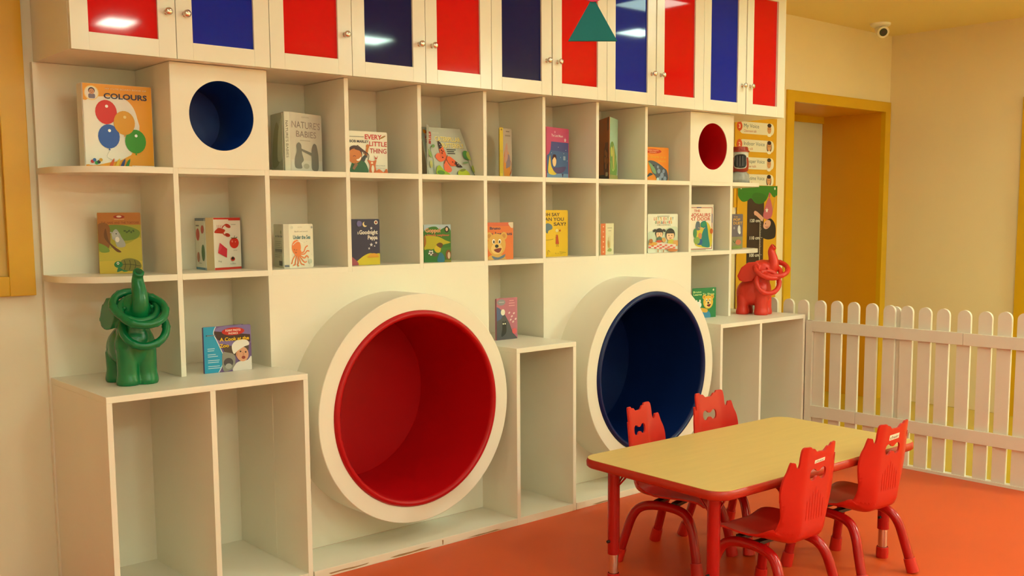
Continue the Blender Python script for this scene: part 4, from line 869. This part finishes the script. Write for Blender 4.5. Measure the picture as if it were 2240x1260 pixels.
# ------------------------------------------------------------------ helmeted toy in a plastic bag at the end of the top shelf
t = thing('toy_figure', 'small red helmeted toy with barred visor in clear wrap, top shelf right end', 'toy', (3.168, .10, Z1))
b = lathe(B(), [(.030, .055), (.046, .065), (.050, .10), (.046, .135), (.046, .137)], (0, 0, 0), 'Z', 28); obj('head', b, mat('toy_red', (.36, .03, .012, 1), .3), t, True)
b = lathe(B(), [(.0465, .1365), (.047, .165), (.0465, .166)], (0, 0, 0), 'Z', 28); obj('band', b, mat('toy_white', (.7, .64, .54, 1), .35), t, True)
b = lathe(B(), [(.052, .165), (.052, .172), (.046, .173), (.043, .192), (0, .196)], (0, 0, 0), 'Z', 28); obj('cap', b, mat('toy_red', '#fff'), t, True, angle=40)
dirn = Vector((-.77, -.63, 0)); sd = Vector((.63, -.77, 0)) * 1
f = lambda r: (lambda p: Vector((0, 0, p[1]))+(dirn*math.cos(p[0])+sd*math.sin(p[0]))*r)
P = spline([(-.45, .085), (.55, .085), (.62, .125), (.5, .147), (-.4, .147), (-.52, .125)], 4)
obj('visor_rim', prism(B(), [(a*1.12, .116+(z-.116)*1.15) for a, z in P], f(.048), f(.0550)), mat('toy_white', '#fff'), t)
vz = obj('visor', prism(B(), P, f(.0535), f(.0575)), DARK, t)
for a in (-.25, 0, .25): obj('visor_bar', prism(B(), [(a-.03, .09), (a+.03, .09), (a+.03, .143), (a-.03, .143)], f(.0577), f(.0590)), mat('bar_grey', (.16, .15, .15, 1), .4), vz)
b = lathe(B(), [(.0, .0), (.052, .0), (.056, .02), (.046, .05), (.034, .062), (0, .064)], (0, 0, 0), 'Z', 28)
for v in b.verts: v.co.x += .004*math.sin(v.co.z*190+v.co.y*90); v.co.y += .004*math.sin(v.co.z*150+v.co.x*120)
obj('wrapped_base', b, mat('crumpled_wrap', (.42, .40, .36, 1), .15, bump=.9, bscale=70, vary=.4, vscale=30), t, True, label='grey crumpled clear plastic wrap')

# ------------------------------------------------------------------ posters on the wall past the bookcase
PX0, PX1, PZ0, PZ1 = 3.400, 3.800, 1.30, 1.815
pos = thing('poster', 'yellow classroom voice-level poster on the wall beyond the bookcase', 'poster', (3.6, WY-.004, 1.3))
LF = Leaf((PX0, WY-.006), (PX1, WY-.006), PZ0, PZ1-PZ0, .004); LF.solid('sheet', pm('#e0a414', .4), pos, corners='')
p = LF.ink(); H_ = PZ1-PZ0
rows = [('3', 'My Voice', 'Classroom talk', 1.752, '#3a2a28', 0), ('2', 'Indoor Voice', 'Table talk', 1.652, '#3a2028', 1), ('1', 'Whisper Voice', 'Partner talk', 1.552, '#2a2024', 0), ('0', 'Nap-time Voice', 'Zero talk', 1.456, '#2a1c24', 1)]
for n_, a_, b_, zc, hair, girl in rows:
    v = (zc-PZ0)/H_; hh = .034/H_
    p.rrect(.10, v-hh, .93, v+hh, .075, '#eadfc2'); p.ell(.10, v+.012, .065, .052, '#d8502a'); p.text(n_, .10, v+.012, .04, '#f4e0c8', .04, bold=.02)
    p.text(a_, .20, v+.024, .042, '#5a6a68', .36 if len(a_) < 10 else .50, al='L'); p.text(b_, .20, v-.032, .028, '#c8704a', .30 if len(b_) > 10 else .22, al='L')
    u = .81
    if girl: p.ell(u, v-.005, .062, .062, hair)
    p.ell(u, v, .05, .05, '#d89a64'); p.ell(u, v+.043, .050, .022, hair); p.ell(u, v-.065, .05, .018, '#efe6d0'); p.circ(u-.018, v+.002, .006, '#3a2418'); p.circ(u+.018, v+.002, .006, '#3a2418')
lab_art(pos, p, 'poster_print')
CX0, CX1, CZ0, CZ1 = 3.425, 3.810, .60, 1.427
ch = thing('height_chart', 'yellow height chart with tree trunk scale and upside-down child, behind the red elephant', 'poster', (3.6, WY-.006, .6))
LF = Leaf((CX0, WY-.012), (CX1, WY-.012), CZ0, CZ1-CZ0, .004); LF.solid('sheet', pm('#dca010', .4), ch, corners='')
p = LF.ink(); HH = CZ1-CZ0; zz = lambda z: (z-CZ0)/HH
p.rect(.24, 0, .66, zz(1.41), '#37241f')
p.blob([(-.0, 1.0), (0, zz(1.372)), (.10, zz(1.335)), (.22, zz(1.335)), (.33, zz(1.352)), (.44, zz(1.325)), (.60, zz(1.322)), (.72, zz(1.345)), (.80, zz(1.385)), (.9, zz(1.36)), (1, zz(1.375)), (1, 1.0)], '#2f7a20')
p.rect(0, zz(1.36), 1, 1, '#2f7a20') if False else p.rect(0, zz(1.385), 1, 1, '#357c22')
p.blob([(.35, zz(1.36)), (.5, zz(1.32)), (.68, zz(1.335)), (.7, zz(1.37)), (.45, zz(1.385))], '#2a6a1e')
for u in (.08, .93): p.circ(u, zz(1.41), .02, '#d8d4c0')
p.line([(.96, zz(1.37)), (.90, zz(1.30)), (.86, zz(1.26))], .006, '#c8a060')
p.line([(.64, zz(1.228)), (.48, zz(1.262)), (.42, zz(1.268))], .030, '#d8a088'); p.circ(.43, zz(1.269), .026, '#d8a088')
p.blob([(.77, zz(1.355)), (.64, zz(1.26)), (.70, zz(1.232)), (.82, zz(1.235)), (.88, zz(1.27)), (.84, zz(1.33))], '#c4606c'); p.star(.73, zz(1.283), .02, '#f0e4dc'); p.line([(.78, zz(1.36)), (.80, zz(1.385))], .02, '#c4606c')
p.blob([(.60, zz(1.13)), (.58, zz(1.16)), (.66, zz(1.205)), (.82, zz(1.235)), (.95, zz(1.20)), (.97, zz(1.14)), (.92, zz(1.118)), (.75, zz(1.112))], '#211a1e'); p.ell(.74, zz(1.200), .10, .030, '#d8a088', 20); p.circ(.70, zz(1.205), .012, '#211a1e'); p.line([(.70, zz(1.188)), (.74, zz(1.183)), (.78, zz(1.187))], .005, '#a04848')
for k in range(0, 56):
    z = .65+.01*k+.024
    if z > 1.23: break
    L_ = .07 if (k+5) % 10 == 0 else .045 if (k+5) % 5 == 0 else .03
    p.rect(.535, zz(z)-.0012, .535+L_, zz(z)+.0012, '#d8ccb8')
p.rect(.53, zz(.66), .54, zz(1.225), '#d8ccb8')
for cm in (70, 80, 90, 100, 110, 120): p.text('%d cm' % cm, .40, zz(cm/100+.024), .022, '#ece4d4', .21 if cm < 100 else .24, bold=.02)
lab_art(ch, p, 'chart_print')

# ------------------------------------------------------------------ ceiling camera
t = thing('security_camera', 'small white dome security camera on the ceiling near the corner', 'camera', (4.60, .12, CEIL))
obj('base', lathe(B(), [(0, 0), (.062, 0), (.060, -.012), (.045, -.022), (0, -.023)], (0, 0, 0), 'Z', 32), WHITE, t, True, angle=40)
dv = Vector((-.62, -.68, -.42)).normalized(); c0 = Vector((.0, -.01, -.045))
obj('camera_body', cyl(cyl(B(), c0-dv*.035, c0+dv*.035, .033, .036, 28), (0, 0, -.02), c0, .022, n=16), WHITE, t, True, angle=40)
obj('lens', cyl(B(), c0+dv*.034, c0+dv*.037, .024, n=24), DARK, t)
obj('lens_glass', cyl(B(), c0+dv*.037, c0+dv*.039, .010, n=20), mat('lens_violet', (.05, .02, .06, 1), .1), t)

# ------------------------------------------------------------------ hanging triangle
t = thing('hanging_triangle', 'teal felt triangle hanging from the ceiling in front of a red door', 'decoration', (.585, -1.345, 1.717))
a_, b_, c_ = Vector((.531, -1.306, 1.718)), Vector((.628, -1.391, 1.717)), Vector((.585, -1.343, 1.832))
n_ = (b_-a_).cross(c_-a_).normalized()*.004
b = B(); va = [b.verts.new(v+n_) for v in (a_, b_, c_)]; vb = [b.verts.new(v-n_) for v in (a_, b_, c_)]
b.faces.new(va); b.faces.new(vb[::-1])
for i in range(3): b.faces.new((va[i], va[(i+1) % 3], vb[(i+1) % 3], vb[i]))
obj('triangle', b, mat('teal_felt', (.0, .155, .165, 1), .8, bump=.3, bscale=200), t, world=True)
pk = thing('hanging_disc', 'pink felt disc on a string above the teal triangle', 'decoration', (.585, -1.343, 1.86))
e = (b_-a_).normalized(); nn = n_.normalized()
obj('disc', prism(B(), [(.036*math.cos(2*PI*k/40), .036*math.sin(2*PI*k/40)) for k in range(40)], lambda p: c_+Vector((0, 0, .022))+e*p[0]+Vector((0, 0, p[1]))+nn*.010, lambda p: c_+Vector((0, 0, .022))+e*p[0]+Vector((0, 0, p[1]))+nn*.006), mat('pink_felt', (.65, .04, .14, 1), .8), pk, world=True)
obj('string', cyl(B(), c_+Vector((0, 0, -.002))+nn*.005, (c_.x, c_.y, CEIL), .0008, n=6), PAGE, pk, world=True)

# ------------------------------------------------------------------ scrap on the floor at the left
b = B(); P = [Vector((-.372, .265, .002)), Vector((-.358, .250, .012)), Vector((-.350, .262, .020)), Vector((-.362, .280, .016)), Vector((-.374, .285, .006))]
prism(b, [(q.x, q.y, q.z) for q in P], lambda p: (p[0], p[1], p[2]), lambda p: (p[0], p[1], p[2]+.003))
finish(obj('leaf_scrap', b, mat('leaf_green', (.03, .10, .02, 1), .6)), 'tiny dark green leaf scrap on the floor left of the base cabinet', 'scrap')
bpy.context.view_layer.update()
